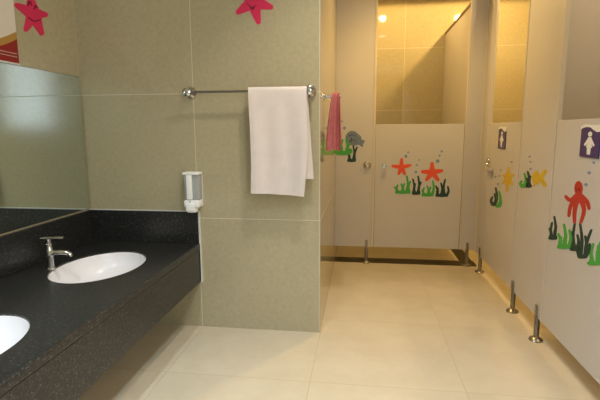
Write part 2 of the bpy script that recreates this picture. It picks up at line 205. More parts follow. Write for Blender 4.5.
'whaled': ('far',[[(-0.1209,1.2554),(-0.1125,1.2616),(-0.1006,1.2694),(-0.0895,1.2727),(-0.0777,1.2671),(-0.065,1.2565),(-0.0559,1.2487),(-0.0551,1.2484),(-0.0543,1.2487),(-0.054,1.2496),(-0.0544,1.2504),(-0.063,1.2588),(-0.0756,1.2702),(-0.089,1.2772),(-0.1028,1.2743),(-0.1158,1.2666),(-0.1248,1.261),(-0.1262,1.2588),(-0.1256,1.2563),(-0.1235,1.2549)],[(-0.1118,1.2047),(-0.1037,1.2109),(-0.0922,1.2188),(-0.0804,1.2221),(-0.066,1.2164),(-0.0498,1.2058),(-0.0383,1.198),(-0.0374,1.1978),(-0.0366,1.1982),(-0.0364,1.1991),(-0.0369,1.1999),(-0.0481,1.2083),(-0.0641,1.2197),(-0.0799,1.2266),(-0.0944,1.2237),(-0.1071,1.216),(-0.1158,1.2103),(-0.1172,1.2081),(-0.1166,1.2056),(-0.1144,1.2042)],[(-0.1007,1.2413),(-0.098,1.199),(-0.0976,1.1982),(-0.0968,1.1978),(-0.0959,1.1982),(-0.0956,1.199),(-0.0939,1.2412),(-0.095,1.2437),(-0.0973,1.2446),(-0.0997,1.2437)]]),
'weedd3': ('far',[[(-0.1103,1.0193),(-0.1078,1.0304),(-0.1041,1.0471),(-0.1033,1.0654),(-0.1087,1.0831),(-0.1167,1.0986),(-0.1227,1.1089),(-0.1272,1.1129),(-0.1329,1.1127),(-0.1368,1.1084),(-0.1366,1.1024),(-0.1326,1.0915),(-0.1272,1.0767),(-0.1249,1.064),(-0.1274,1.052),(-0.1326,1.0382),(-0.137,1.028),(-0.136,1.0171),(-0.1279,1.0103),(-0.1174,1.011)],[(-0.0929,1.0279),(-0.0985,1.0421),(-0.1055,1.0618),(-0.1097,1.0803),(-0.1087,1.0992),(-0.1049,1.1196),(-0.1022,1.1343),(-0.103,1.1402),(-0.1077,1.1437),(-0.1134,1.143),(-0.117,1.1383),(-0.1218,1.1239),(-0.128,1.1027),(-0.1313,1.0799),(-0.1287,1.0566),(-0.1232,1.0346),(-0.1196,1.0196),(-0.1125,1.0112),(-0.102,1.0103),(-0.0939,1.017)],[(-0.0666,1.0205),(-0.0633,1.0393),(-0.0585,1.0664),(-0.0564,1.0945),(-0.0603,1.1222),(-0.0668,1.1486),(-0.0719,1.1667),(-0.0754,1.1716),(-0.0811,1.1726),(-0.0858,1.1694),(-0.0869,1.1636),(-0.0838,1.1452),(-0.0795,1.1194),(-0.078,1.0949),(-0.0819,1.0705),(-0.0885,1.0452),(-0.0938,1.0271),(-0.0919,1.0163),(-0.0834,1.0102),(-0.073,1.0117)],[(-0.0496,1.0249),(-0.052,1.0415),(-0.0546,1.0647),(-0.0546,1.0868),(-0.0493,1.1094),(-0.0409,1.1332),(-0.035,1.1503),(-0.035,1.1562),(-0.0391,1.1603),(-0.0448,1.1604),(-0.0491,1.1563),(-0.057,1.14),(-0.0677,1.1159),(-0.0759,1.0906),(-0.0783,1.0648),(-0.0778,1.0399),(-0.0775,1.0229),(-0.0724,1.0131),(-0.0624,1.0099),(-0.053,1.0145)],[(-0.0552,1.0239),(-0.0603,1.0162),(-0.0747,1.0104),(-0.0945,1.0083),(-0.1143,1.0103),(-0.1288,1.0159),(-0.1342,1.0236),(-0.129,1.0314),(-0.1146,1.0371),(-0.0948,1.0392),(-0.0751,1.0372),(-0.0605,1.0316)]]),
'weedg3': ('far',[[(-0.1883,1.0878),(-0.1845,1.101),(-0.1786,1.121),(-0.1767,1.1439),(-0.1841,1.1656),(-0.1949,1.1839),(-0.2028,1.1957),(-0.2093,1.2009),(-0.2173,1.2002),(-0.2225,1.1941),(-0.2217,1.1858),(-0.2165,1.1729),(-0.2095,1.1559),(-0.2069,1.1423),(-0.2106,1.1298),(-0.2181,1.1144),(-0.2245,1.1028),(-0.2243,1.0876),(-0.2138,1.0773),(-0.1991,1.0771)],[(-0.1649,1.1021),(-0.1723,1.1177),(-0.1814,1.1392),(-0.1866,1.1585),(-0.185,1.1785),(-0.1793,1.2011),(-0.1752,1.2177),(-0.1758,1.2259),(-0.1818,1.2312),(-0.1899,1.2309),(-0.1954,1.2247),(-0.2024,1.2088),(-0.2115,1.1849),(-0.2169,1.1583),(-0.2135,1.1309),(-0.2062,1.1057),(-0.2014,1.0886),(-0.1909,1.0775),(-0.1763,1.077),(-0.1655,1.0869)],[(-0.1329,1.0886),(-0.1279,1.1066),(-0.1206,1.1329),(-0.1171,1.1613),(-0.1221,1.189),(-0.131,1.2141),(-0.1378,1.2309),(-0.1432,1.2373),(-0.1512,1.238),(-0.1573,1.233),(-0.1581,1.2248),(-0.1542,1.2074),(-0.1487,1.1836),(-0.1471,1.1623),(-0.1526,1.1416),(-0.1619,1.1187),(-0.1695,1.1022),(-0.1687,1.087),(-0.1578,1.0771),(-0.1432,1.0775)],[(-0.1105,1.1022),(-0.116,1.1127),(-0.1224,1.1263),(-0.1253,1.1367),(-0.122,1.1487),(-0.114,1.1644),(-0.108,1.1762),(-0.1065,1.1844),(-0.1111,1.191),(-0.119,1.1926),(-0.1259,1.188),(-0.1345,1.1775),(-0.1464,1.1611),(-0.1552,1.141),(-0.1546,1.1193),(-0.1498,1.1007),(-0.1468,1.0886),(-0.1363,1.0776),(-0.1216,1.0772),(-0.111,1.0871)],[(-0.1195,1.0781),(-0.1111,1.0842),(-0.0984,1.0928),(-0.0865,1.1048),(-0.0852,1.1226),(-0.0911,1.1322),(-0.0952,1.1365),(-0.1019,1.1415),(-0.1098,1.1405),(-0.1147,1.1342),(-0.1136,1.1259),(-0.1124,1.121),(-0.1118,1.1174),(-0.1115,1.1219),(-0.1164,1.1207),(-0.1282,1.116),(-0.1377,1.1127),(-0.1473,1.1011),(-0.1458,1.0865),(-0.1347,1.077)],[(-0.2131,1.1115),(-0.2206,1.1148),(-0.2292,1.1189),(-0.2309,1.1166),(-0.2318,1.1124),(-0.2283,1.118),(-0.2248,1.1235),(-0.2216,1.1312),(-0.2247,1.1386),(-0.2321,1.1419),(-0.2399,1.1388),(-0.2459,1.135),(-0.2549,1.1273),(-0.2605,1.1098),(-0.2513,1.0942),(-0.241,1.0851),(-0.2346,1.079),(-0.2197,1.0762),(-0.2075,1.0844),(-0.2046,1.0988)],[(-0.1169,1.0955),(-0.1249,1.0847),(-0.1469,1.0768),(-0.1771,1.0739),(-0.2074,1.0767),(-0.2297,1.0845),(-0.2379,1.0953),(-0.2298,1.106),(-0.2077,1.1139),(-0.1775,1.1168),(-0.1473,1.114),(-0.1251,1.1061)]]),
'bubP0': ('far',[[(-0.1818,1.4012),(-0.1832,1.3962),(-0.1868,1.3926),(-0.1919,1.3912),(-0.197,1.3926),(-0.2007,1.3963),(-0.2021,1.4014),(-0.2008,1.4064),(-0.1971,1.41),(-0.1921,1.4113),(-0.187,1.4099),(-0.1832,1.4062)]]),
'bubP1': ('far',[[(-0.1508,1.3374),(-0.1527,1.3298),(-0.1583,1.3243),(-0.1659,1.3223),(-0.1735,1.3244),(-0.1791,1.33),(-0.1813,1.3375),(-0.1793,1.3451),(-0.1738,1.3506),(-0.1662,1.3525),(-0.1585,1.3505),(-0.1529,1.3449)]]),
'ystar': ('right',[[(3.5188,0.9648),(3.5257,0.9416),(3.5538,0.9219),(3.5963,0.9108),(3.6425,0.9115),(3.6796,0.9244),(3.6969,0.946),(3.6892,0.9703),(3.6588,0.9903),(3.6149,1.0005),(3.5696,0.9986),(3.5347,0.9855)],[(3.5593,0.9596),(3.5808,1.0303),(3.5886,1.0358),(3.6064,1.037),(3.6244,1.0335),(3.6323,1.027),(3.6531,0.9516),(3.6385,0.9418),(3.6054,0.9404),(3.5731,0.9475)],[(3.582,0.9445),(3.4797,0.9808),(3.4686,0.9867),(3.4712,0.9925),(3.4854,0.9951),(3.5041,0.9929),(3.6294,0.9669),(3.6517,0.9554),(3.6466,0.9444),(3.6182,0.9398)],[(3.6454,0.9439),(3.5293,0.9087),(3.5134,0.9067),(3.4954,0.9097),(3.485,0.9157),(3.4883,0.9216),(3.5667,0.9671),(3.5965,0.9713),(3.6313,0.9663),(3.6519,0.9552)],[(3.6531,0.9523),(3.6446,0.8515),(3.6374,0.8461),(3.6195,0.8455),(3.6011,0.8497),(3.5925,0.8567),(3.5593,0.9589),(3.5719,0.9688),(3.6036,0.971),(3.6371,0.9645)],[(3.6424,0.9622),(3.7443,0.9024),(3.7504,0.8952),(3.7403,0.8904),(3.7204,0.8905),(3.7014,0.8955),(3.5695,0.9491),(3.5596,0.9612),(3.5762,0.9698),(3.6096,0.9705)],[(3.5875,0.9711),(3.7149,0.9707),(3.7364,0.9691),(3.7512,0.9633),(3.7515,0.9567),(3.7364,0.953),(3.6239,0.9399),(3.5873,0.9432),(3.5629,0.9534),(3.5624,0.9647)]]),
'weedgA': ('right',[[(3.7468,0.7091),(3.7397,0.7258),(3.7292,0.7499),(3.7272,0.7737),(3.7426,0.7945),(3.7661,0.813),(3.7842,0.8254),(3.796,0.8284),(3.8137,0.8268),(3.8274,0.8217),(3.8292,0.8158),(3.817,0.802),(3.8,0.783),(3.7921,0.7641),(3.8001,0.743),(3.8167,0.7194),(3.8304,0.702),(3.8238,0.6927),(3.7969,0.6912),(3.7655,0.6978)],[(3.8037,0.7083),(3.8217,0.7144),(3.8442,0.7231),(3.8576,0.7316),(3.8562,0.743),(3.8461,0.7579),(3.8387,0.7689),(3.8403,0.7745),(3.8541,0.7763),(3.8724,0.7736),(3.885,0.7676),(3.8993,0.756),(3.9178,0.7386),(3.9272,0.7202),(3.9154,0.7047),(3.8952,0.6925),(3.8819,0.6843),(3.8553,0.6815),(3.8225,0.6874),(3.8012,0.6983)],[(3.7404,0.7067),(3.73,0.7165),(3.714,0.7312),(3.7059,0.7466),(3.7182,0.7585),(3.7381,0.7665),(3.753,0.7712),(3.7669,0.773),(3.7843,0.7701),(3.7956,0.7644),(3.794,0.759),(3.7848,0.7527),(3.773,0.7447),(3.7702,0.738),(3.7801,0.7297),(3.7991,0.7176),(3.8151,0.7081),(3.8183,0.6973),(3.7977,0.6926),(3.7659,0.6964)],[(3.7522,0.7117),(3.7596,0.7031),(3.783,0.6938),(3.8166,0.686),(3.8516,0.6819),(3.8785,0.6828),(3.8895,0.6885),(3.8815,0.6973),(3.8569,0.7069),(3.8226,0.7146),(3.7881,0.7183),(3.7625,0.7172)]]),
'weeddA': ('right',[[(3.8437,0.7062),(3.836,0.7255),(3.8246,0.7533),(3.8221,0.7805),(3.8377,0.8048),(3.862,0.8269),(3.8808,0.842),(3.8926,0.8452),(3.9111,0.8439),(3.926,0.8389),(3.9287,0.8328),(3.9162,0.8164),(3.8986,0.7937),(3.8905,0.771),(3.8994,0.746),(3.9174,0.7184),(3.9322,0.6983),(3.9246,0.6889),(3.8958,0.6876),(3.8628,0.6946)],[(3.9267,0.7023),(3.9456,0.7068),(3.9687,0.7132),(3.9817,0.7189),(3.9803,0.7276),(3.9695,0.7404),(3.9614,0.7502),(3.9617,0.7561),(3.9756,0.7583),(3.9951,0.7558),(4.0096,0.7496),(4.025,0.7394),(4.0453,0.7237),(4.0561,0.7066),(4.0427,0.6927),(4.0207,0.6826),(4.0065,0.6759),(3.9763,0.6741),(3.9417,0.6811),(3.9212,0.6925)],[(3.8699,0.7004),(3.8615,0.7136),(3.8489,0.733),(3.8455,0.7523),(3.8616,0.7682),(3.886,0.7812),(3.9047,0.7896),(3.9186,0.792),(3.9375,0.7896),(3.9511,0.7839),(3.9511,0.778),(3.9387,0.7681),(3.9218,0.7548),(3.9147,0.7419),(3.9238,0.7271),(3.942,0.7091),(3.9572,0.6956),(3.9534,0.6854),(3.9264,0.6829),(3.8923,0.6889)],[(3.8607,0.7067),(3.8686,0.6979),(3.8934,0.6882),(3.9291,0.6802),(3.9663,0.676),(3.9948,0.6768),(4.0065,0.6826),(3.998,0.6918),(3.9717,0.7017),(3.9353,0.7096),(3.8988,0.7135),(3.8716,0.7124)]]),
'bubA0': ('right',[[(3.5289,1.0797),(3.5311,1.0758),(3.5387,1.0725),(3.5498,1.0707),(3.5613,1.0709),(3.5702,1.073),(3.574,1.0765),(3.5717,1.0804),(3.5639,1.0836),(3.5528,1.0854),(3.5413,1.0852),(3.5326,1.0831)]]),
'bubA1': ('right',[[(3.7746,0.9986),(3.7767,0.9952),(3.7838,0.9922),(3.794,0.9904),(3.8046,0.9903),(3.8127,0.992),(3.8162,0.9949),(3.8141,0.9983),(3.8069,1.0013),(3.7966,1.003),(3.7861,1.0031),(3.778,1.0014)]]),
'bubA2': ('right',[[(3.9013,0.9294),(3.9042,0.925),(3.9137,0.9209),(3.9274,0.9183),(3.9417,0.9179),(3.9527,0.9199),(3.9573,0.9236),(3.9544,0.9281),(3.9447,0.9322),(3.9309,0.9347),(3.9167,0.935),(3.9059,0.9331)]]),
'bubA3': ('right',[[(3.801,0.9479),(3.8032,0.9445),(3.8104,0.9414),(3.8207,0.9394),(3.8315,0.9392),(3.8398,0.9407),(3.8433,0.9436),(3.8411,0.9471),(3.8338,0.9502),(3.8234,0.9521),(3.8127,0.9523),(3.8045,0.9508)]]),
'bubA4': ('right',[[(3.8193,0.881),(3.822,0.8766),(3.8311,0.8725),(3.8442,0.8698),(3.8579,0.8693),(3.8685,0.871),(3.873,0.8746),(3.8702,0.8791),(3.8609,0.8832),(3.8476,0.8858),(3.834,0.8864),(3.8237,0.8846)]]),
'weedgB': ('right',[[(3.2198,0.9352),(3.2142,0.9472),(3.2057,0.9649),(3.2038,0.9829),(3.2161,0.9989),(3.2344,1.013),(3.2484,1.0224),(3.2583,1.0254),(3.272,1.0245),(3.2821,1.0204),(3.2825,1.0152),(3.2731,1.0048),(3.2601,0.9908),(3.2543,0.9775),(3.2606,0.9633),(3.2734,0.947),(3.284,0.935),(3.2803,0.926),(3.2601,0.9226),(3.2354,0.9262)],[(3.2725,0.9405),(3.2855,0.9426),(3.3005,0.9455),(3.3067,0.9461),(3.3064,0.9481),(3.2988,0.9548),(3.2925,0.9605),(3.2898,0.9658),(3.2978,0.9693),(3.3116,0.9691),(3.324,0.9651),(3.3353,0.9598),(3.3511,0.9509),(3.3605,0.9388),(3.3483,0.9286),(3.3313,0.9224),(3.3208,0.9184),(3.296,0.9174),(3.2725,0.9233),(3.2627,0.9327)],[(3.2054,0.9344),(3.1981,0.942),(3.1868,0.9536),(3.1817,0.9665),(3.1929,0.977),(3.2097,0.9844),(3.222,0.9888),(3.2335,0.9907),(3.2469,0.9887),(3.2548,0.9841),(3.2524,0.9792),(3.2444,0.9737),(3.2342,0.9667),(3.2316,0.9616),(3.2382,0.9559),(3.2516,0.9471),(3.2632,0.9402),(3.2657,0.9306),(3.2497,0.9252),(3.2252,0.9266)],[(3.2048,0.9409),(3.212,0.9335),(3.2345,0.9258),(3.2668,0.9199),(3.3005,0.9173),(3.3263,0.919),(3.3368,0.9245),(3.329,0.9323),(3.3051,0.9402),(3.272,0.9459),(3.239,0.9481),(3.2146,0.9463)]]),
'weeddB': ('right',[[(3.1543,0.9441),(3.15,0.9573),(3.1435,0.9766),(3.1434,0.9961),(3.1565,1.0139),(3.1755,1.0299),(3.19,1.0408),(3.1993,1.0438),(3.2126,1.0431),(3.2224,1.0392),(3.223,1.0341),(3.2129,1.0224),(3.1989,1.0062),(3.1918,0.9907),(3.1965,0.9743),(3.2075,0.956),(3.2167,0.9426),(3.2116,0.934),(3.1914,0.9311),(3.168,0.9352)],[(3.1158,0.9562),(3.1278,0.9625),(3.1425,0.9713),(3.151,0.9794),(3.1491,0.9892),(3.1409,1.0015),(3.1349,1.0107),(3.1356,1.0155),(3.145,1.018),(3.1578,1.0169),(3.1669,1.0126),(3.1777,1.0035),(3.1918,0.9896),(3.1998,0.9744),(3.193,0.9603),(3.18,0.9486),(3.1716,0.9407),(3.1533,0.9365),(3.1302,0.9394),(3.1147,0.9473)],[(3.1727,0.9397),(3.1673,0.9477),(3.1588,0.9597),(3.1571,0.9729),(3.1706,0.9836),(3.1893,0.9916),(3.203,0.9965),(3.2145,0.9984),(3.2277,0.9964),(3.2353,0.9917),(3.2327,0.9869),(3.2231,0.9808),(3.2106,0.9729),(3.2059,0.9666),(3.2112,0.9598),(3.2225,0.9502),(3.2323,0.9428),(3.2319,0.9335),(3.2143,0.929),(3.1901,0.9315)],[(3.1222,0.9512),(3.1276,0.9441),(3.145,0.9372),(3.17,0.9323),(3.1961,0.9307),(3.2162,0.9329),(3.2246,0.9384),(3.2188,0.9457),(3.2006,0.9527),(3.1751,0.9575),(3.1493,0.9589),(3.1301,0.9566)]]),
'yfish': ('right',[[(2.9826,1.0186),(2.9873,0.9967),(3.0087,0.9785),(3.0417,0.9687),(3.0778,0.9702),(3.1071,0.9831),(3.1212,1.0039),(3.1158,1.0267),(3.0927,1.0451),(3.0587,1.0542),(3.0232,1.0516),(2.9956,1.0386)],[(3.0287,0.9964),(3.0087,1.0013),(2.9773,1.0091),(2.9448,1.0212),(2.9221,1.0373),(2.9061,1.0533),(2.8964,1.0642),(2.8957,1.0725),(2.909,1.0775),(2.9287,1.0769),(2.9442,1.0704),(2.9575,1.06),(2.9755,1.0459),(2.992,1.0363),(3.0088,1.032),(3.033,1.028),(3.053,1.025),(3.0779,1.0151),(3.0806,1.0028),(3.0608,0.995)],[(3.041,0.9947),(3.0213,0.9971),(2.9988,0.9995),(2.9852,0.9998),(2.9677,0.9936),(2.9464,0.9823),(2.9304,0.9738),(2.9141,0.9702),(2.8946,0.973),(2.8824,0.9804),(2.8846,0.9884),(2.8971,0.998),(2.9172,1.0118),(2.9449,1.0239),(2.984,1.0282),(3.019,1.0273),(3.0406,1.0266),(3.0705,1.0196),(3.0825,1.0075),(3.0708,0.9972)],[(3.0449,1.0268),(3.0254,1.0572),(3.0253,1.0609),(3.0316,1.0631),(3.0408,1.0626),(3.0478,1.0596),(3.0908,1.0313),(3.0911,1.0237),(3.0779,1.0195),(3.059,1.0207)],[(3.0835,0.9859),(3.0892,0.9568),(3.0877,0.9532),(3.08,0.9518),(3.0705,0.9532),(3.0646,0.9568),(3.035,0.9854),(3.038,0.9925),(3.053,0.9955),(3.0716,0.993)]]),
'bubB0': ('right',[[(3.1718,1.1408),(3.1737,1.1371),(3.1803,1.134),(3.19,1.1325),(3.2001,1.1328),(3.208,1.135),(3.2114,1.1385),(3.2094,1.1423),(3.2026,1.1453),(3.1929,1.1469),(3.1828,1.1465),(3.1751,1.1443)]]),
'bubB1': ('right',[[(3.1533,1.1077),(3.1549,1.1045),(3.1605,1.1018),(3.1686,1.1004),(3.1771,1.1006),(3.1837,1.1024),(3.1866,1.1053),(3.1849,1.1085),(3.1792,1.1112),(3.1711,1.1126),(3.1626,1.1123),(3.1561,1.1105)]]),
'bubB2': ('right',[[(3.1412,1.0616),(3.143,1.0578),(3.1496,1.0546),(3.1591,1.0528),(3.1691,1.0529),(3.1768,1.0549),(3.1801,1.0582),(3.1782,1.0621),(3.1715,1.0653),(3.162,1.0671),(3.152,1.0669),(3.1445,1.0649)]]),
'octo': ('right',[[(2.4319,1.0245),(2.4341,1.0051),(2.4474,0.9892),(2.4685,0.9809),(2.492,0.9828),(2.5114,0.9945),(2.5213,1.0129),(2.5188,1.033),(2.5046,1.0491),(2.483,1.0568),(2.4598,1.0543),(2.4412,1.0424)],[(2.4989,0.9934),(2.5166,0.9807),(2.5411,0.9642),(2.5563,0.9557),(2.5636,0.9557),(2.5831,0.9601),(2.5998,0.964),(2.613,0.9649),(2.6255,0.961),(2.6305,0.9546),(2.6247,0.9492),(2.6102,0.943),(2.585,0.9349),(2.5449,0.9347),(2.5068,0.9493),(2.4759,0.9669),(2.4551,0.9787),(2.4478,0.9898),(2.4573,0.9985),(2.4779,1.0001)],[(2.5038,0.984),(2.5208,0.967),(2.5459,0.9419),(2.5661,0.9163),(2.5731,0.8928),(2.573,0.8719),(2.5715,0.8579),(2.5669,0.8532),(2.5559,0.8526),(2.5448,0.8563),(2.5397,0.8624),(2.537,0.8765),(2.5332,0.8961),(2.5241,0.9152),(2.5038,0.9364),(2.4773,0.9593),(2.4577,0.9753),(2.4548,0.9855),(2.4667,0.9921),(2.4866,0.9917)],[(2.5025,0.9739),(2.507,0.9541),(2.514,0.9255),(2.5177,0.8978),(2.5144,0.8733),(2.5077,0.8514),(2.5021,0.8366),(2.4961,0.8323),(2.4848,0.8326),(2.4745,0.837),(2.471,0.8432),(2.4723,0.8586),(2.4746,0.8802),(2.4736,0.9028),(2.4663,0.9284),(2.4558,0.9559),(2.4475,0.9753),(2.4525,0.9849),(2.4701,0.9884),(2.4906,0.9841)],[(2.484,0.9672),(2.4624,0.9545),(2.435,0.9368),(2.4181,0.9193),(2.4182,0.8978),(2.4273,0.8721),(2.4344,0.8531),(2.4326,0.8477),(2.4236,0.8458),(2.4127,0.8484),(2.4058,0.854),(2.3951,0.8731),(2.3818,0.9004),(2.378,0.9276),(2.3943,0.9513),(2.4194,0.9719),(2.4372,0.9861),(2.4545,0.9904),(2.4749,0.9867),(2.4873,0.9773)],[(2.4732,0.9729),(2.4491,0.9692),(2.4178,0.9636),(2.3946,0.9577),(2.3816,0.9497),(2.3715,0.9391),(2.3641,0.9313),(2.3567,0.9277),(2.3457,0.9287),(2.3373,0.9333),(2.3362,0.9392),(2.34,0.9483),(2.3475,0.9616),(2.3626,0.975),(2.3894,0.9854),(2.4202,0.9938),(2.4418,0.9998),(2.4639,0.9996),(2.482,0.9918),(2.4862,0.9808)]]),
'octod': ('right',[[(2.5045,1.0171),(2.4912,1.0014),(2.4905,1.0011),(2.4893,1.0011),(2.4884,1.0015),(2.4883,1.0021),(2.4962,1.019),(2.4983,1.02),(2.5016,1.0199),(2.5041,1.0187)],[(2.4685,1.0221),(2.4625,1.0055),(2.462,1.005),(2.4609,1.005),(2.4599,1.0053),(2.4596,1.0059),(2.4601,1.0232),(2.4616,1.0245),(2.4646,1.0247),(2.4675,1.0237)]]),
'weeddC': ('right',[[(2.7496,0.6875),(2.7468,0.6957),(2.7425,0.7079),(2.7429,0.7203),(2.7532,0.7299),(2.7673,0.7372),(2.7778,0.7418),(2.7854,0.743),(2.7947,0.7407),(2.8006,0.7365),(2.7995,0.7325),(2.792,0.7267),(2.7818,0.7189),(2.7769,0.7115),(2.7799,0.7028),(2.7869,0.6919),(2.793,0.6835),(2.7905,0.6764),(2.7769,0.6748),(2.7602,0.6792)],[(2.7195,0.7004),(2.7298,0.7094),(2.7431,0.7225),(2.752,0.7359),(2.7526,0.7515),(2.749,0.7689),(2.7465,0.7813),(2.7488,0.7849),(2.7566,0.7856),(2.7655,0.7831),(2.7705,0.7788),(2.7764,0.7658),(2.7837,0.7469),(2.7864,0.7281),(2.7796,0.7111),(2.7684,0.696),(2.7609,0.6856),(2.7494,0.6823),(2.7329,0.6854),(2.7206,0.6927)],[(2.6934,0.7026),(2.6913,0.7195),(2.6882,0.7438),(2.6893,0.7675),(2.699,0.7892),(2.7129,0.8096),(2.7235,0.8236),(2.7291,0.826),(2.7379,0.8252),(2.7452,0.8218),(2.7466,0.8175),(2.7391,0.8026),(2.7284,0.7816),(2.7221,0.7605),(2.7243,0.7377),(2.7307,0.7133),(2.7361,0.6958),(2.7312,0.6896),(2.7168,0.6892),(2.7014,0.6944)],[(2.6725,0.7118),(2.6809,0.7185),(2.6914,0.7281),(2.6977,0.7379),(2.6964,0.7497),(2.6909,0.7635),(2.687,0.7735),(2.6882,0.7773),(2.6951,0.7784),(2.7038,0.7764),(2.7094,0.7722),(2.7166,0.7618),(2.7259,0.7465),(2.7309,0.7309),(2.7265,0.7171),(2.7179,0.7053),(2.7122,0.6973),(2.7009,0.6942),(2.685,0.6972),(2.6733,0.7043)],[(2.6739,0.709),(2.6806,0.7022),(2.7011,0.6933),(2.7303,0.6847),(2.7608,0.6787),(2.7841,0.6769),(2.7935,0.6801),(2.7861,0.6873),(2.7643,0.6965),(2.7343,0.7051),(2.7045,0.7107),(2.6826,0.7122)]]),
'weedgC': ('right',[[(2.6161,0.6697),(2.6135,0.6803),(2.6096,0.6959),(2.6108,0.7114),(2.6229,0.7238),(2.6393,0.7338),(2.6515,0.7402),(2.6599,0.7417),(2.6703,0.7393),(2.6771,0.7343),(2.6762,0.7295),(2.6673,0.7217),(2.6551,0.7112),(2.6488,0.701),(2.6514,0.689),(2.6587,0.6745),(2.6651,0.6635),(2.6613,0.6555),(2.6455,0.6542),(2.6271,0.6599)],[(2.5895,0.6853),(2.5998,0.689),(2.6125,0.6944),(2.6199,0.6993),(2.6197,0.7067),(2.6148,0.7174),(2.6112,0.7255),(2.6118,0.7302),(2.6193,0.7318),(2.6295,0.7296),(2.6367,0.7245),(2.6441,0.716),(2.6538,0.703),(2.6583,0.6891),(2.6505,0.6777),(2.6384,0.6694),(2.6305,0.6639),(2.6147,0.6624),(2.5967,0.6681),(2.5863,0.6773)],[(2.5588,0.6858),(2.5564,0.7027),(2.5528,0.7272),(2.554,0.7511),(2.5649,0.7725),(2.5802,0.7922),(2.5919,0.8057),(2.5985,0.8083),(2.6083,0.807),(2.6162,0.8028),(2.6174,0.7978),(2.609,0.7833),(2.5972,0.763),(2.5904,0.7425),(2.5929,0.7201),(2.6001,0.6957),(2.6062,0.678),(2.601,0.6706),(2.5852,0.6701),(2.5679,0.6762)],[(2.5387,0.6971),(2.548,0.7027),(2.5595,0.7106),(2.5663,0.7185),(2.5651,0.7288),(2.5592,0.742),(2.5549,0.7516),(2.5557,0.7562),(2.563,0.7577),(2.5727,0.7556),(2.5794,0.7507),(2.5873,0.7406),(2.5976,0.7256),(2.6032,0.7099),(2.5978,0.6964),(2.5878,0.6856),(2.5812,0.6783),(2.5675,0.6755),(2.55,0.6799),(2.5381,0.6886)],[(2.5049,0.6988),(2.5006,0.712),(2.4944,0.7312),(2.4926,0.75),(2.5003,0.7664),(2.5122,0.7806),(2.5214,0.7902),(2.5277,0.7925),(2.5371,0.7912),(2.5444,0.787),(2.5453,0.7822),(2.5393,0.7716),(2.5309,0.757),(2.5273,0.7425),(2.5321,0.7262),(2.5415,0.7077),(2.5492,0.6941),(2.5462,0.6862),(2.5321,0.6846),(2.5152,0.6896)],[(2.5095,0.701),(2.5184,0.6926),(2.5456,0.6809),(2.5845,0.6689),(2.6254,0.6596),(2.6568,0.6559),(2.6694,0.659),(2.6592,0.6681),(2.6294,0.6805),(2.5891,0.6926),(2.5495,0.7011),(2.5206,0.7041)]]),
'weeddD': ('right',[[(2.4716,0.6968),(2.4705,0.7095),(2.4687,0.7278),(2.4712,0.7459),(2.4822,0.7615),(2.4971,0.7755),(2.5083,0.7849),(2.5146,0.7868),(2.5233,0.7852),(2.5297,0.7812),(2.5299,0.7767),(2.5215,0.7663),(2.5099,0.7518),(2.5028,0.7372),(2.5037,0.721),(2.5086,0.703),(2.5129,0.6898),(2.5082,0.6832),(2.4944,0.6827),(2.4794,0.6882)],[(2.4394,0.7091),(2.4498,0.7236),(2.4634,0.7445),(2.473,0.7661),(2.4748,0.7897),(2.4726,0.8149),(2.4711,0.8326),(2.4738,0.8362),(2.4813,0.8368),(2.4894,0.8343),(2.4935,0.8298),(2.4981,0.8114),(2.5036,0.7849),(2.5048,0.7585),(2.4975,0.734),(2.4861,0.7111),(2.4784,0.6953),(2.4686,0.6913),(2.4536,0.6937),(2.4416,0.7009)],[(2.4193,0.7094),(2.4154,0.7203),(2.4096,0.7362),(2.4078,0.7519),(2.4143,0.7653),(2.4245,0.7767),(2.4323,0.7842),(2.438,0.7862),(2.4461,0.7849),(2.4523,0.7811),(2.4529,0.7767),(2.4478,0.7682),(2.4408,0.7566),(2.438,0.7453),(2.4424,0.7323),(2.4507,0.7172),(2.4575,0.7061),(2.4554,0.6988),(2.4435,0.697),(2.4287,0.7012)],[(2.4265,0.7109),(2.4305,0.7043),(2.4438,0.6967),(2.4628,0.6901),(2.4828,0.6861),(2.4981,0.6861),(2.5046,0.69),(2.5002,0.6968),(2.4863,0.7046),(2.4669,0.7112),(2.4472,0.7149),(2.4325,0.7147)]]),
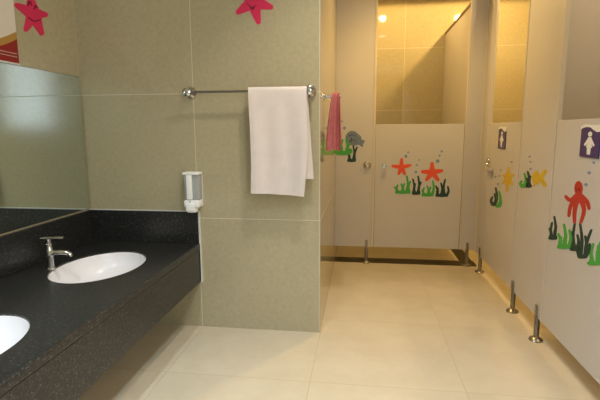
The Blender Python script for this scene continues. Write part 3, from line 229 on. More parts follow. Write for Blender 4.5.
'weeddE': ('right',[[(2.3714,0.6859),(2.3712,0.708),(2.3709,0.7396),(2.3747,0.7706),(2.3865,0.7995),(2.4023,0.8271),(2.4142,0.8463),(2.4195,0.849),(2.4279,0.8482),(2.4349,0.8446),(2.4363,0.84),(2.4272,0.8198),(2.4144,0.7914),(2.4058,0.7628),(2.4053,0.7323),(2.4087,0.7001),(2.4121,0.6771),(2.4064,0.6708),(2.3924,0.6709),(2.3781,0.677)],[(2.3813,0.6884),(2.3906,0.6937),(2.4024,0.7014),(2.4099,0.7091),(2.4103,0.7191),(2.4068,0.7316),(2.4042,0.7409),(2.4056,0.7449),(2.4125,0.746),(2.421,0.7436),(2.4263,0.7389),(2.4321,0.7292),(2.4392,0.7147),(2.442,0.6999),(2.4353,0.6872),(2.4247,0.677),(2.4176,0.6701),(2.4052,0.6678),(2.3899,0.6723),(2.38,0.6806)],[(2.3288,0.6969),(2.3262,0.7112),(2.3224,0.7319),(2.3226,0.7521),(2.3306,0.7701),(2.3424,0.7863),(2.3514,0.7973),(2.3568,0.7997),(2.3648,0.7985),(2.3712,0.7947),(2.3721,0.7902),(2.3658,0.7782),(2.3571,0.7615),(2.3524,0.7447),(2.3552,0.7262),(2.3619,0.7058),(2.3674,0.6909),(2.3637,0.684),(2.351,0.6831),(2.3367,0.6883)],[(2.3225,0.7007),(2.3254,0.7171),(2.3284,0.7406),(2.3278,0.7645),(2.3197,0.7904),(2.3078,0.8175),(2.2995,0.8365),(2.3004,0.8406),(2.3064,0.842),(2.3141,0.8403),(2.3192,0.8362),(2.3305,0.8168),(2.3457,0.7887),(2.3576,0.7604),(2.3615,0.7336),(2.3614,0.7082),(2.3614,0.6906),(2.3548,0.685),(2.3409,0.6857),(2.3277,0.692)],[(2.3252,0.6944),(2.3167,0.7055),(2.3044,0.7214),(2.2954,0.7372),(2.2946,0.7508),(2.2981,0.762),(2.3012,0.7692),(2.3052,0.7721),(2.3127,0.7717),(2.3195,0.7683),(2.3218,0.7637),(2.3215,0.7558),(2.321,0.7451),(2.3237,0.7347),(2.3334,0.7224),(2.3475,0.7078),(2.3586,0.697),(2.3607,0.6885),(2.3517,0.6845),(2.3372,0.6868)],[(2.3302,0.699),(2.3353,0.6919),(2.3512,0.6832),(2.3741,0.675),(2.3981,0.6696),(2.4165,0.6686),(2.4241,0.6722),(2.4186,0.6796),(2.4017,0.6886),(2.3782,0.6967),(2.3547,0.7018),(2.3373,0.7026)]]),
'weedgE': ('right',[[(2.2706,0.6789),(2.2682,0.688),(2.2645,0.7015),(2.265,0.7151),(2.2741,0.7258),(2.2866,0.734),(2.2959,0.7392),(2.3026,0.7405),(2.3107,0.7382),(2.3159,0.7336),(2.315,0.7293),(2.3083,0.7228),(2.2993,0.7142),(2.2949,0.7059),(2.2974,0.6961),(2.3036,0.6839),(2.3089,0.6746),(2.3065,0.6669),(2.2944,0.6652),(2.2797,0.6701)],[(2.2455,0.6926),(2.2546,0.7018),(2.2664,0.7151),(2.2743,0.7288),(2.275,0.7448),(2.2719,0.7628),(2.2698,0.7757),(2.2718,0.7796),(2.2787,0.7804),(2.2865,0.7779),(2.2909,0.7732),(2.2961,0.7597),(2.3024,0.7401),(2.3046,0.7204),(2.2984,0.7028),(2.2884,0.6872),(2.2816,0.6765),(2.2713,0.6731),(2.2568,0.6764),(2.2462,0.6844)],[(2.2082,0.698),(2.2051,0.7098),(2.2005,0.727),(2.1996,0.7439),(2.2065,0.7584),(2.2168,0.7709),(2.2247,0.7792),(2.2301,0.7813),(2.2377,0.78),(2.2435,0.776),(2.244,0.7715),(2.2387,0.7621),(2.2314,0.7493),(2.228,0.7366),(2.2314,0.7223),(2.2385,0.7058),(2.2444,0.6937),(2.2419,0.6863),(2.2303,0.6847),(2.2166,0.6894)],[(2.2013,0.7043),(2.2072,0.7157),(2.2146,0.7321),(2.2183,0.7488),(2.2151,0.7677),(2.2082,0.7883),(2.2033,0.8029),(2.2045,0.807),(2.2105,0.8083),(2.218,0.8063),(2.2227,0.8019),(2.2304,0.7869),(2.2406,0.765),(2.2472,0.7429),(2.246,0.7226),(2.2409,0.7041),(2.2375,0.6914),(2.2293,0.6868),(2.2157,0.6887),(2.2042,0.6958)],[(2.2056,0.6944),(2.1954,0.7045),(2.1805,0.7188),(2.1686,0.733),(2.1643,0.7453),(2.1645,0.7549),(2.1655,0.761),(2.1682,0.7644),(2.1749,0.7646),(2.1817,0.7617),(2.1849,0.7571),(2.1865,0.7506),(2.1887,0.7421),(2.1934,0.734),(2.2046,0.7237),(2.2206,0.7109),(2.233,0.7015),(2.2378,0.6927),(2.2317,0.6872),(2.2186,0.6878)],[(2.2083,0.7012),(2.2145,0.6937),(2.2337,0.6837),(2.2613,0.6737),(2.2903,0.6664),(2.3125,0.6639),(2.3216,0.6672),(2.3146,0.6752),(2.2939,0.6857),(2.2655,0.6956),(2.2372,0.7024),(2.2165,0.7044)]]),
'bubC0': ('right',[[(2.3676,1.1101),(2.3689,1.1062),(2.374,1.1029),(2.3814,1.1011),(2.3893,1.1014),(2.3955,1.1036),(2.3983,1.1072),(2.397,1.1113),(2.3918,1.1146),(2.3843,1.1163),(2.3765,1.116),(2.3704,1.1137)]]),
'bubC1': ('right',[[(2.3874,1.0493),(2.3887,1.0452),(2.3939,1.0417),(2.4015,1.0397),(2.4095,1.0398),(2.4159,1.0419),(2.4187,1.0455),(2.4173,1.0496),(2.4121,1.0532),(2.4044,1.0551),(2.3964,1.055),(2.3902,1.0529)]]),
'bubC2': ('right',[[(2.3342,1.1618),(2.3353,1.1585),(2.3394,1.1558),(2.3456,1.1545),(2.3521,1.1549),(2.3572,1.1569),(2.3596,1.16),(2.3585,1.1633),(2.3542,1.166),(2.348,1.1673),(2.3415,1.1669),(2.3365,1.1649)]]),
'pinkL': ('left',[[(2.4576,2.0116),(2.3134,1.9994),(2.2991,1.9965),(2.2878,1.9874),(2.2852,1.9773),(2.2932,1.9718),(2.3962,1.9311),(2.4397,1.9386),(2.4754,1.9651),(2.4835,1.9953)],[(2.4844,1.9923),(2.4289,2.0786),(2.4211,2.0849),(2.4066,2.0826),(2.3934,2.0735),(2.3889,2.0623),(2.3712,1.9505),(2.3921,1.9318),(2.4329,1.9359),(2.4712,1.9602)],[(2.4173,1.9318),(2.5246,1.9754),(2.5414,1.9828),(2.5501,1.9942),(2.5464,2.0033),(2.5317,2.0048),(2.436,2.0102),(2.3934,1.9904),(2.3717,1.9606),(2.3805,1.9366)],[(2.3734,1.9441),(2.4601,1.8681),(2.4709,1.8628),(2.4869,1.866),(2.4994,1.8758),(2.5009,1.887),(2.4819,1.9988),(2.4522,2.0119),(2.4095,2.0008),(2.3775,1.9735)],[(2.3785,1.975),(2.3403,1.8755),(2.3383,1.8649),(2.3471,1.8595),(2.3615,1.8618),(2.3739,1.8712),(2.4766,1.9667),(2.4826,1.9976),(2.4558,2.0117),(2.4133,2.0026)],[(2.4845,1.9847),(2.474,1.9633),(2.4507,1.9442),(2.4214,1.9326),(2.3941,1.9314),(2.3759,1.9407),(2.3711,1.9578),(2.381,1.9783),(2.403,1.9971),(2.4318,2.0093),(2.4598,2.0113),(2.4792,2.0023)]]),
'pinkLd': ('left',[[(2.3803,1.9376),(2.3906,1.9339),(2.4059,1.929),(2.4238,1.9278),(2.4447,1.9344),(2.466,1.9446),(2.481,1.9521),(2.4835,1.9542),(2.4837,1.9563),(2.4816,1.9572),(2.4783,1.9564),(2.4635,1.949),(2.4432,1.9392),(2.4256,1.9335),(2.4106,1.9346),(2.396,1.9392),(2.3858,1.9429),(2.383,1.9428),(2.3803,1.9412),(2.3791,1.9391)],[(2.3903,2.0037),(2.3951,2.0126),(2.4016,2.0243),(2.4036,2.0284),(2.4037,2.0256),(2.4074,2.0174),(2.4101,2.011),(2.4124,2.0097),(2.416,2.0105),(2.4189,2.0128),(2.4195,2.0154),(2.4168,2.0219),(2.4126,2.0307),(2.4033,2.0345),(2.3933,2.0247),(2.3864,2.0123),(2.3816,2.0033),(2.3816,2.0009),(2.3841,2.0001),(2.3877,2.0011)],[(2.4383,1.997),(2.4411,2.0037),(2.445,2.0125),(2.447,2.0162),(2.4466,2.015),(2.4516,2.012),(2.4554,2.0095),(2.4587,2.0091),(2.4624,2.0107),(2.4645,2.0134),(2.4637,2.0156),(2.4597,2.0182),(2.4535,2.0217),(2.4427,2.0206),(2.4359,2.0122),(2.4317,2.0027),(2.4289,1.996),(2.4293,1.9937),(2.4322,1.993),(2.4358,1.9944)]]),
'pinkW': ('wall',[[(-0.6834,2.1229),(-0.7613,2.044),(-0.7686,2.034),(-0.7662,2.0225),(-0.7558,2.0157),(-0.7429,2.0177),(-0.6323,2.0506),(-0.6126,2.078),(-0.6196,2.1095),(-0.6481,2.1282)],[(-0.703,2.0783),(-0.6458,1.967),(-0.6382,1.957),(-0.6258,1.9549),(-0.6155,1.9614),(-0.6133,1.9733),(-0.613,2.0952),(-0.6339,2.1226),(-0.668,2.1286),(-0.6965,2.111)],[(-0.6724,2.0465),(-0.5564,2.0372),(-0.5436,2.0379),(-0.5357,2.0465),(-0.5365,2.0581),(-0.5462,2.0662),(-0.6434,2.1269),(-0.6791,2.1251),(-0.7017,2.1013),(-0.6996,2.0691)],[(-0.6222,2.059),(-0.5877,2.1405),(-0.5841,2.1518),(-0.5901,2.162),(-0.6019,2.1657),(-0.6132,2.1604),(-0.6936,2.1146),(-0.7038,2.0829),(-0.6872,2.0543),(-0.654,2.0441)],[(-0.6247,2.1156),(-0.7111,2.1614),(-0.723,2.1664),(-0.7346,2.1625),(-0.7398,2.1521),(-0.7352,2.1408),(-0.6913,2.0579),(-0.6581,2.044),(-0.626,2.0553),(-0.6119,2.0842)],[(-0.6088,2.0848),(-0.6158,2.0623),(-0.6341,2.0463),(-0.6589,2.0412),(-0.6834,2.0482),(-0.7011,2.0657),(-0.7072,2.0888),(-0.7,2.1113),(-0.6816,2.1272),(-0.6569,2.1322),(-0.6325,2.1251),(-0.6149,2.1078)]]),
'pinkWd': ('wall',[[(-0.6961,2.0747),(-0.6897,2.068),(-0.6802,2.0588),(-0.6696,2.0524),(-0.6579,2.053),(-0.6468,2.057),(-0.6393,2.06),(-0.6379,2.0614),(-0.6379,2.0634),(-0.6395,2.0647),(-0.6416,2.0647),(-0.649,2.0617),(-0.6592,2.058),(-0.6682,2.0574),(-0.6767,2.0627),(-0.6856,2.0715),(-0.692,2.0781),(-0.694,2.0789),(-0.696,2.0783),(-0.6969,2.0766)],[(-0.6779,2.0504),(-0.6749,2.0469),(-0.6701,2.0419),(-0.6626,2.0386),(-0.6556,2.0427),(-0.6517,2.0481),(-0.6492,2.0518),(-0.6487,2.0554),(-0.6509,2.0581),(-0.6546,2.0588),(-0.6577,2.0567),(-0.66,2.0532),(-0.663,2.0488),(-0.6633,2.0478),(-0.6637,2.0488),(-0.6674,2.0527),(-0.6702,2.056),(-0.6736,2.0577),(-0.6772,2.0568),(-0.6789,2.0538)],[(-0.6347,2.0937),(-0.6321,2.097),(-0.6286,2.1012),(-0.6268,2.1026),(-0.6249,2.1009),(-0.6211,2.0964),(-0.6182,2.0929),(-0.6161,2.0917),(-0.6139,2.0922),(-0.6128,2.094),(-0.6133,2.0962),(-0.6163,2.0998),(-0.6207,2.105),(-0.6267,2.1082),(-0.6328,2.1054),(-0.637,2.1006),(-0.6397,2.0972),(-0.6402,2.095),(-0.639,2.0932),(-0.6368,2.0926)],[(-0.6858,2.1006),(-0.6833,2.104),(-0.6801,2.1081),(-0.6789,2.1095),(-0.678,2.1081),(-0.6752,2.1037),(-0.6731,2.1002),(-0.6712,2.0988),(-0.6689,2.099),(-0.6674,2.1007),(-0.6677,2.1029),(-0.6699,2.1065),(-0.6733,2.1116),(-0.6788,2.1152),(-0.6845,2.1122),(-0.6884,2.1073),(-0.6909,2.1039),(-0.6913,2.1018),(-0.6901,2.1),(-0.6878,2.0995)]]),
}

# ---------------------------------------------------------------- mesh helpers
ORG = {}
class MB:
    def __init__(self): self.bm = bmesh.new()
    def box(self, x0, x1, y0, y1, z0, z1, bev=0.0, seg=2):
        vs = [self.bm.verts.new((x, y, z)) for x in (x0, x1) for y in (y0, y1) for z in (z0, z1)]
        fs = [(0,1,3,2),(4,6,7,5),(0,4,5,1),(2,3,7,6),(0,2,6,4),(1,5,7,3)]
        faces = [self.bm.faces.new([vs[i] for i in f]) for f in fs]
        if bev > 0:
            es = list({e for f in faces for e in f.edges})
            bmesh.ops.bevel(self.bm, geom=es, offset=bev, segments=seg, affect='EDGES', profile=0.5)
        return self
    def lathe(self, origin, axis, prof, n=24, sx=1.0, sy=1.0):
        """profile = [(radius, distance along axis)]"""
        o = Vector(origin); a = Vector(axis).normalized()
        t = Vector((0,0,1)) if abs(a.z) < 0.9 else Vector((1,0,0))
        if abs(a.z) > 0.9: u = Vector((1,0,0)); v = Vector((0,1,0))*(1 if a.z > 0 else -1)
        else: u = t.cross(a).normalized(); v = a.cross(u)
        rings = []
        for r, h in prof:
            if r < 1e-6: rings.append([self.bm.verts.new(o+a*h)])
            else: rings.append([self.bm.verts.new(o+a*h+u*(r*sx*math.cos(2*PI*k/n))+v*(r*sy*math.sin(2*PI*k/n))) for k in range(n)])
        for A, B in zip(rings, rings[1:]):
            for k in range(n):
                k2 = (k+1) % n
                if len(A) == 1 and len(B) == 1: continue
                if len(A) == 1: self.bm.faces.new((A[0], B[k], B[k2]))
                elif len(B) == 1: self.bm.faces.new((A[k2], A[k], B[0]))
                else: self.bm.faces.new((A[k], B[k], B[k2], A[k2]))
        return self
    def cyl(self, p0, p1, r, n=16, bev=0.0):
        d = Vector(p1)-Vector(p0); L = d.length
        return self.lathe(p0, d, [(0,0),(r,0),(r,L),(0,L)] if not bev else [(0,0),(r-bev,0),(r,bev),(r,L-bev),(r-bev,L),(0,L)], n)
    def tube(self, pts, rad, n=12):
        pts = [Vector(p) for p in pts]
        rad = rad if isinstance(rad, (list, tuple)) else [rad]*len(pts)
        prev = None; rings = []
        for i, p in enumerate(pts):
            d = (pts[min(i+1, len(pts)-1)]-pts[max(i-1, 0)]).normalized()
            if prev is None:
                t = Vector((0,0,1)) if abs(d.z) < 0.9 else Vector((1,0,0)); u = d.cross(t).normalized()
            else: u = (prev-d*prev.dot(d)).normalized()
            prev = u; v = d.cross(u)
            rings.append([self.bm.verts.new(p+rad[i]*(u*math.cos(2*PI*k/n)+v*math.sin(2*PI*k/n))) for k in range(n)])
        for A, B in zip(rings, rings[1:]):
            for k in range(n): self.bm.faces.new((A[k], B[k], B[(k+1)%n], A[(k+1)%n]))
        self.bm.faces.new(rings[0][::-1]); self.bm.faces.new(rings[-1])
        return self
    def poly(self, plane, pts, lo, hi):
        """flat outline on a wall plane extruded from lo to hi (metres proud of it)"""
        f = {'far': lambda u, v, d: (u, 4.441-d, v), 'right': lambda u, v, d: (1.110-d, u, v),
             'left': lambda u, v, d: (-1.824+d, u, v), 'wall': lambda u, v, d: (u, 2.806-d, v)}[plane]
        A = [self.bm.verts.new(f(u, v, lo)) for u, v in pts]; B = [self.bm.verts.new(f(u, v, hi)) for u, v in pts]
        n = len(A)
        self.bm.faces.new(A); self.bm.faces.new(B[::-1])
        for k in range(n): self.bm.faces.new((A[k], A[(k+1)%n], B[(k+1)%n], B[k]))
        return self
    def build(self, name, m, parent=None, smooth=False, wn=False):
        bmesh.ops.recalc_face_normals(self.bm, faces=self.bm.faces)
        me = bpy.data.meshes.new(name)
        o = bpy.data.objects.new(name, me); COL.objects.link(o)
        org = ORG.get(parent.name, Vector()) if parent else Vector()
        if parent: o.parent = parent
        bmesh.ops.translate(self.bm, vec=-org, verts=self.bm.verts)
        self.bm.to_mesh(me); self.bm.free()
        ORG[o.name] = org
        if m: me.materials.append(m)
        if smooth:
            for p in me.polygons: p.use_smooth = True
            try: me.set_sharp_from_angle(angle=math.radians(35))
            except Exception: pass
        return o
def tag(o, label=None, cat=None, group=None, kind=None):
    if label: o['label'] = label
    if cat: o['category'] = cat
    if group: o['group'] = group
    if kind: o['kind'] = kind
    return o
def thing(name, label, cat, loc, group=None):
    o = bpy.data.objects.new(name, None); o.location = loc; COL.objects.link(o)
    o.empty_display_size = 0.05
    ORG[o.name] = Vector(loc)
    return tag(o, label, cat, group)
def struct(name, mb, m):
    return tag(mb.build(name, m), kind='structure')

# ---------------------------------------------------------------- the room
struct('floor', MB().box(-2.0, 2.75, -2.1, 6.0, -0.10, 0.0), M_['floor'])
struct('ceiling', MB().box(-2.0, 2.75, -2.1, 6.0, ZC, ZC+0.10), M_['ceiling'])
struct('wall_left', MB().box(-2.0, -1.824, -2.1, 2.806, 0, ZC), M_['wall_left'])
wb = MB().box(-2.0, -0.252, 2.806, 6.0, 0, ZC).build('wall_back', M_['wall_back'])
wb.data.materials.append(M_['wall_side'])
for p in wb.data.polygons:
    if abs(p.normal.x) > 0.9: p.material_index = 1
tag(wb, kind='structure')
struct('wall_far', MB().box(-0.252, 2.75, 5.80, 6.0, 0, ZC), M_['wall_far'])
struct('wall_right', MB().box(2.60, 2.75, 1.40, 5.80, 0, ZC), M_['wall_left'])
struct('wall_front', MB().box(-1.824, 1.44, -2.1, -1.95, 0, ZC), M_['wall_far'])
# wall beside and behind the camera, with a window opening
wr = MB()
wr.box(1.13, 1.44, -1.95, -1.60, 0, ZC).box(1.13, 1.44, 0.04, 1.40, 0, ZC)
wr.box(1.13, 1.44, -1.60, 0.04, 0, 1.38).box(1.13, 1.44, -1.60, 0.04, 2.42, ZC)
wr.box(1.44, 2.60, 1.30, 1.40, 0, ZC)
struct('wall_right_near', wr, M_['wall_left'])
w1 = thing('window_1', None, None, (1.40, -0.78, 1.38)); w1['kind'] = 'structure'
f = MB()
for a in (-1.60, -0.80, 0.0): f.box(1.385, 1.425, a, a+0.04, 1.38, 2.42)
f.box(1.385, 1.425, -1.60, 0.04, 1.38, 1.42).box(1.385, 1.425, -1.60, 0.04, 2.38, 2.42)
f.build('window_frame', M_['edge'], w1)
MB().box(1.402, 1.406, -1.56, -0.80, 1.42, 2.38).build('pane', M_['sky_glass'], w1)
MB().box(1.402, 1.406, -0.76, 0.0, 1.42, 2.38).build('pane', M_['sky_glass'], w1)
# black stone sills under the cubicle fronts
struct('trim_1', MB().box(-0.252, 1.13, 4.438, 4.60, 0, 0.006), M_['sill'])
struct('trim_2', MB().box(1.00, 1.12, 4.60, 5.80, 0, 0.006), M_['sill'])

# ---------------------------------------------------------------- ceiling lights
for x, y, w, c, a in LAMPS:
    t = thing('ceiling_light', 'small round recessed ceiling downlight', 'ceiling light', (x, y, ZC), 'recessed ceiling downlights')
    MB().lathe((x, y, ZC), (0,0,-1), [(0.045,0.0),(0.062,0.0),(0.066,0.004),(0.062,0.008),(0.046,0.006),(0.045,0)], 28).build('trim_ring', M_['plastic'], t, True)
    MB().lathe((x, y, ZC), (0,0,-1), [(0,0.0),(0.044,0.0),(0.044,0.003),(0,0.004)], 24).build('lamp_glass', M_['glass_light'], t, True)

# ---------------------------------------------------------------- cubicle fronts, far row
def foot(x, y, face, parent, top=0.235):
    fx, fy = face
    mb = MB()
    mb.lathe((x, y, 0), (0,0,1), [(0,0),(0.042,0),(0.042,0.006),(0.034,0.014),(0.022,0.020),(0.016,0.024),(0,0.024)], 24)
    mb.lathe((x, y, 0.022), (0,0,1), [(0,0),(0.0165,0),(0.0165,0.125),(0.013,0.132),(0,0.132)], 20)
    o = mb.build('foot', M_['steel'], parent, True)
    c = MB()
    # clamp tongues gripping both faces of the board
    for s in (-1, 1):
        cx, cy = x+fx*0.0135*s, y+fy*0.0135*s
        hx = 0.0035 if fx else 0.012; hy = 0.0035 if fy else 0.012
        c.box(cx-hx, cx+hx, cy-hy, cy+hy, 0.14, top, 0.002, 1)
    c.build('clamp', M_['steel'], o, True)
    return o
def decal(name, keys, m, parent, label=None, lo=0.0, th=0.0016):
    mb = MB(); i = 0
    for k in keys:
        plane, polys = DECALS[k]
        for p in polys:
            mb.poly(plane, p, lo, lo+th+0.00012*i); i += 1
    o = mb.build(name, m, parent)
    if label: o['label'] = label
    return o
BOT = 0.165; TOPD = 1.37; TOPP = 2.62
# full height panel at the left end
cp = thing('cubicle_panel', 'full-height beige panel with grey fish sticker, beside the tiled wall corner', 'cubicle panel', (-0.07, 4.45, 0))
MB().box(-0.251, 0.110, 4.441, 4.459, BOT, TOPP, 0.001, 1).build('board', M_['laminate'], cp)
MB().box(0.1105, 0.130, 4.436, 4.461, BOT, TOPP, 0.001, 1).build('edge_strip', M_['edge'], cp)
MB().lathe((0.056, 4.441, 0.98), (0,-1,0), [(0,0),(0.040,0),(0.036,0.006),(0.030,0.012),(0.020,0.016),(0.020,0.030),(0.014,0.034),(0,0.035)], 28).build('knob', M_['chrome'], cp, True)
foot(0.063, 4.45, (0, 1), cp)
w = decal('fish_sticker', ['whale'], M_['grey'], cp, 'grey rounded fish sticker with a small tail')
decal('scribble', ['whaled'], M_['black'], w, lo=0.003, th=0.001)
decal('seaweed_sticker', ['weedd3'], M_['darkgreen'], cp, 'dark green seaweed sticker')
decal('seaweed_sticker', ['weedg3'], M_['green'], cp, 'bright green seaweed sticker')
for i in range(2): decal('bubble_sticker', ['bubP%d' % i], M_['blue'], cp)
# low door
d = thing('cubicle_door', 'low beige cubicle door with two orange starfish stickers', 'cubicle door', (0.54, 4.45, BOT))
MB().box(0.134, 0.952, 4.441, 4.459, BOT, TOPD, 0.0015, 1).build('board', M_['laminate'], d)
k = MB().lathe((0.220, 4.441, 0.972), (0,-1,0), [(0,0),(0.018,0),(0.018,0.004),(0.009,0.008),(0.009,0.020),(0.020,0.028),(0.023,0.036),(0.020,0.044),(0,0.048)], 24).build('knob', M_['chrome'], d, True)
for nm, key, m, lb in [('starfish_sticker','star1','orange','smaller orange starfish sticker'), ('starfish_sticker','star2','orange','larger orange starfish sticker'),
                   ('seaweed_sticker','weedg1','green','bright green seaweed sticker'), ('seaweed_sticker','weedd1','darkgreen','dark green seaweed sticker'),
                   ('seaweed_sticker','weedg2','green','bright green seaweed sticker'), ('seaweed_sticker','weedd2','darkgreen','dark green seaweed sticker')]:
    decal(nm, [key], M_[m], d, lb)
for i in range(8): decal('bubble_sticker', ['bubF%d' % i], M_['blue'], d)
# narrow post panel right of the door
pp = thing('cubicle_panel', 'narrow full-height beige panel between the starfish door and the corner', 'cubicle panel', (1.03, 4.45, 0))
MB().box(0.963, 1.098, 4.441, 4.459, BOT, TOPP, 0.001, 1).build('board', M_['laminate'], pp)
MB().box(0.955, 0.9625, 4.436, 4.461, BOT, TOPP).build('edge_strip', M_['edge'], pp)
foot(1.032, 4.45, (0, 1), pp)
# partition behind it
pt = thing('cubicle_partition', 'beige dividing board with a dark top rail inside the cubicle behind the starfish door', 'cubicle partition', (0.98, 5.1, 0))
MB().box(0.970, 0.988, 4.462, 5.80, BOT, 2.43).build('board', M_['laminate'], pt)
MB().box(0.964, 0.994, 4.462, 5.80, 2.43, 2.462, 0.002, 1).build('top_rail', M_['rail'], pt)

# ---------------------------------------------------------------- cubicle fronts, right row
X0, X1 = 1.110, 1.128
BR = 0.15
def woman_sign(y0, y1, z0, z1, parent):
    """y0 is the edge nearer the camera"""
    s = MB().box(X0-0.006, X0, y0, y1, z0, z1, 0.001, 1).build('toilet_sign', M_['purple'], parent)
    s['label'] = 'purple toilet sign with a white woman figure'
    W = y1-y0; H = z1-z0
    def P(pts, lo=0.0062, hi=0.0072):
        mb = MB()
        for q in pts: mb.poly('right', [(y1-u*W, z0+v*H) for u, v in q], lo, hi)
        return mb
    wave = [(-.02, .93), (-.02, 1.02), (.2, 1.09), (.45, 1.07), (1.02, 1.06), (1.02, .86), (.85, .84), (.68, .90), (.5, .99), (.3, 1.01), (.1, .97)]
    P([wave], -0.0005, 0.0080).build('wave_top', M_['white'], s)
    head = [(.5+.105*math.cos(a*PI/6), .77+.085*math.sin(a*PI/6)) for a in range(12)]
    body = [(.42,.67),(.58,.67),(.62,.60),(.78,.42),(.72,.37),(.62,.46),(.66,.33),(.34,.33),(.38,.46),(.28,.37),(.22,.42),(.38,.60)]
    legs = [(.40,.33),(.60,.33),(.58,.10),(.42,.10)]
    P([head, body, legs]).build('woman_figure', M_['white'], s)
    return s
rp = thing('cubicle_panel', 'narrow full-height beige post panel at the corner where the two rows meet', 'cubicle panel', (1.113, 4.33, 0))
MB().box(X0, X1, 4.185, 4.436, BR, TOPP, 0.001, 1).build('board', M_['laminate'], rp)
MB().box(1.0985, X1, 4.4365, 4.461, BR, TOPP, 0.001, 1).build('edge_strip', M_['edge'], rp)
foot(1.113, 4.262, (1, 0), rp)
r1 = thing('cubicle_door', 'low beige door with a yellow starfish sticker, nearest the corner', 'cubicle door', (1.113, 3.8, BR))
MB().box(X0, X1, 3.395, 4.180, BR, TOPD, 0.0015, 1).build('board', M_['laminate'], r1)
woman_sign(3.715, 3.900, 1.165, 1.325, r1)
h = MB().box(X0-0.006, X0, 4.11, 4.176, 0.955, 1.010, 0.002, 1)
h.box(X0-0.030, X0-0.0062, 4.00, 4.170, 0.968, 0.994, 0.004, 2)
ho = h.build('latch', M_['pale_metal'], r1, True)
MB().tube([(X0-0.012+0.0*a, 4.145+0.030*math.cos(a), 1.035+0.034*math.sin(a)) for a in [PI*(-0.5+k/10*1.6) for k in range(11)]], 0.006, 8).build('hook', M_['chrome'], ho, True)
for nm, key, m, lb in [('starfish_sticker','ystar','yellow','yellow many-armed starfish sticker'), ('seaweed_sticker','weedgA','green','green seaweed sticker'), ('seaweed_sticker','weeddA','darkgreen','dark green seaweed sticker')]:
    decal(nm, [key], M_[m], r1, lb)
for i in range(5): decal('bubble_sticker', ['bubA%d' % i], M_['blue'], r1)
fp = thing('cubicle_panel', 'full-height beige panel on two steel feet with a yellow fish sticker', 'cubicle panel', (1.113, 3.11, 0))
MB().box(X0, X1, 2.8105, 3.380, BR, TOPP, 0.001, 1).build('board', M_['laminate'], fp)
MB().box(X0-0.004, X1+0.004, 3.3805, 3.386, BR, TOPP).build('edge_strip', M_['edge'], fp)
MB().box(X0-0.004, X1+0.004, 2.8015, 2.810, BR, TOPP).build('edge_strip', M_['edge'], fp)
foot(1.113, 3.325, (1, 0), fp); foot(1.113, 2.868, (1, 0), fp)
for nm, key, m, lb in [('fish_sticker','yfish','yellow','yellow fish sticker'), ('seaweed_sticker','weedgB','green','green seaweed sticker'), ('seaweed_sticker','weeddB','darkgreen','dark green seaweed sticker')]:
    decal(nm, [key], M_[m], fp, lb)
for i in range(3): decal('bubble_sticker', ['bubB%d' % i], M_['blue'], fp)
r2 = thing('cubicle_door', 'low beige door with a red octopus sticker, nearest the camera', 'cubicle door', (1.113, 2.4, BR))
MB().box(X0, X1, 2.008, 2.7995, BR, TOPD, 0.0015, 1).build('board', M_['laminate'], r2)
woman_sign(2.300, 2.490, 1.182, 1.330, r2)
oc = decal('octopus_sticker', ['octo'], M_['red'], r2, 'red octopus sticker')
decal('octopus_face', ['octod'], M_['redline'], oc, lo=0.003, th=0.001)
for key, m, lb in [('weedgC','green','bright green seaweed sticker'), ('weedgE','green','bright green seaweed sticker'), ('weeddC','darkgreen','dark green seaweed sticker'),
                   ('weeddD','darkgreen','dark green seaweed sticker'), ('weeddE','darkgreen','dark green seaweed sticker')]:
    decal('seaweed_sticker', [key], M_[m], r2, lb)
for i in range(3): decal('bubble_sticker', ['bubC%d' % i], M_['blue'], r2)
np_ = thing('cubicle_panel', 'full-height beige panel at the near end of the right row', 'cubicle panel', (1.113, 1.70, 0))
MB().box(X0, X1, 1.401, 2.002, BR, TOPP, 0.001, 1).build('board', M_['laminate'], np_)
foot(1.113, 1.95, (1, 0), np_); foot(1.113, 1.46, (1, 0), np_)
p2 = thing('cubicle_partition', 'full-height dividing board seen above the octopus door', 'cubicle partition', (1.8, 3.0, 0))
MB().box(1.123, 2.60, 2.99, 3.01, BOT, TOPP).build('board', M_['laminate'], p2)

# ---------------------------------------------------------------- vanity counter
XK = -1.050; ZK = 0.584; YW = 2.806
BASINS = [(-1.435, 2.262), (-1.422, 1.285)]
vc = thing('vanity_counter', 'black speckled granite counter with two inset basins along the mirror wall', 'counter', (-1.44, 0.9, 0.3))
ct = MB().box(-1.823, XK, -1.2, 2.805, 0.543, ZK, 0.010, 4).build('countertop', M_['granite'], vc, True)
for bx_, by_ in BASINS:
    cut = MB().lathe((bx_, by_, 0.50), (0,0,1), [(0,0),(1,0),(1,0.15),(0,0.15)], 64, 0.228, 0.302).build('cutter', None)
    md = ct.modifiers.new('hole', 'BOOLEAN'); md.object = cut; md.operation = 'DIFFERENCE'; md.solver = 'EXACT'
    # apply on a copy of the evaluated mesh
    cut.location = (0, 0, 0)
    bpy.context.view_layer.update()
    dg = bpy.context.evaluated_depsgraph_get()
    nm_ = bpy.data.meshes.new_from_object(ct.evaluated_get(dg))
    ct.modifiers.clear(); ct.data = nm_
    for q in nm_.polygons: q.use_smooth = False
    bpy.data.objects.remove(cut)
ct.data.name = 'countertop'
MB().box(XK-0.032, XK-0.006, -1.2, 2.805, 0.318, 0.5425, 0.002, 1).build('apron', M_['granite'], vc)
MB().box(-1.823, -1.803, -1.2, 2.785, 0.5845, 0.797, 0.0015, 1).build('backsplash', M_['granite'], vc)
MB().box(-1.823, XK-0.004, 2.7855, 2.805, 0.5845, 0.797, 0.0015, 1).build('backsplash', M_['granite'], vc)
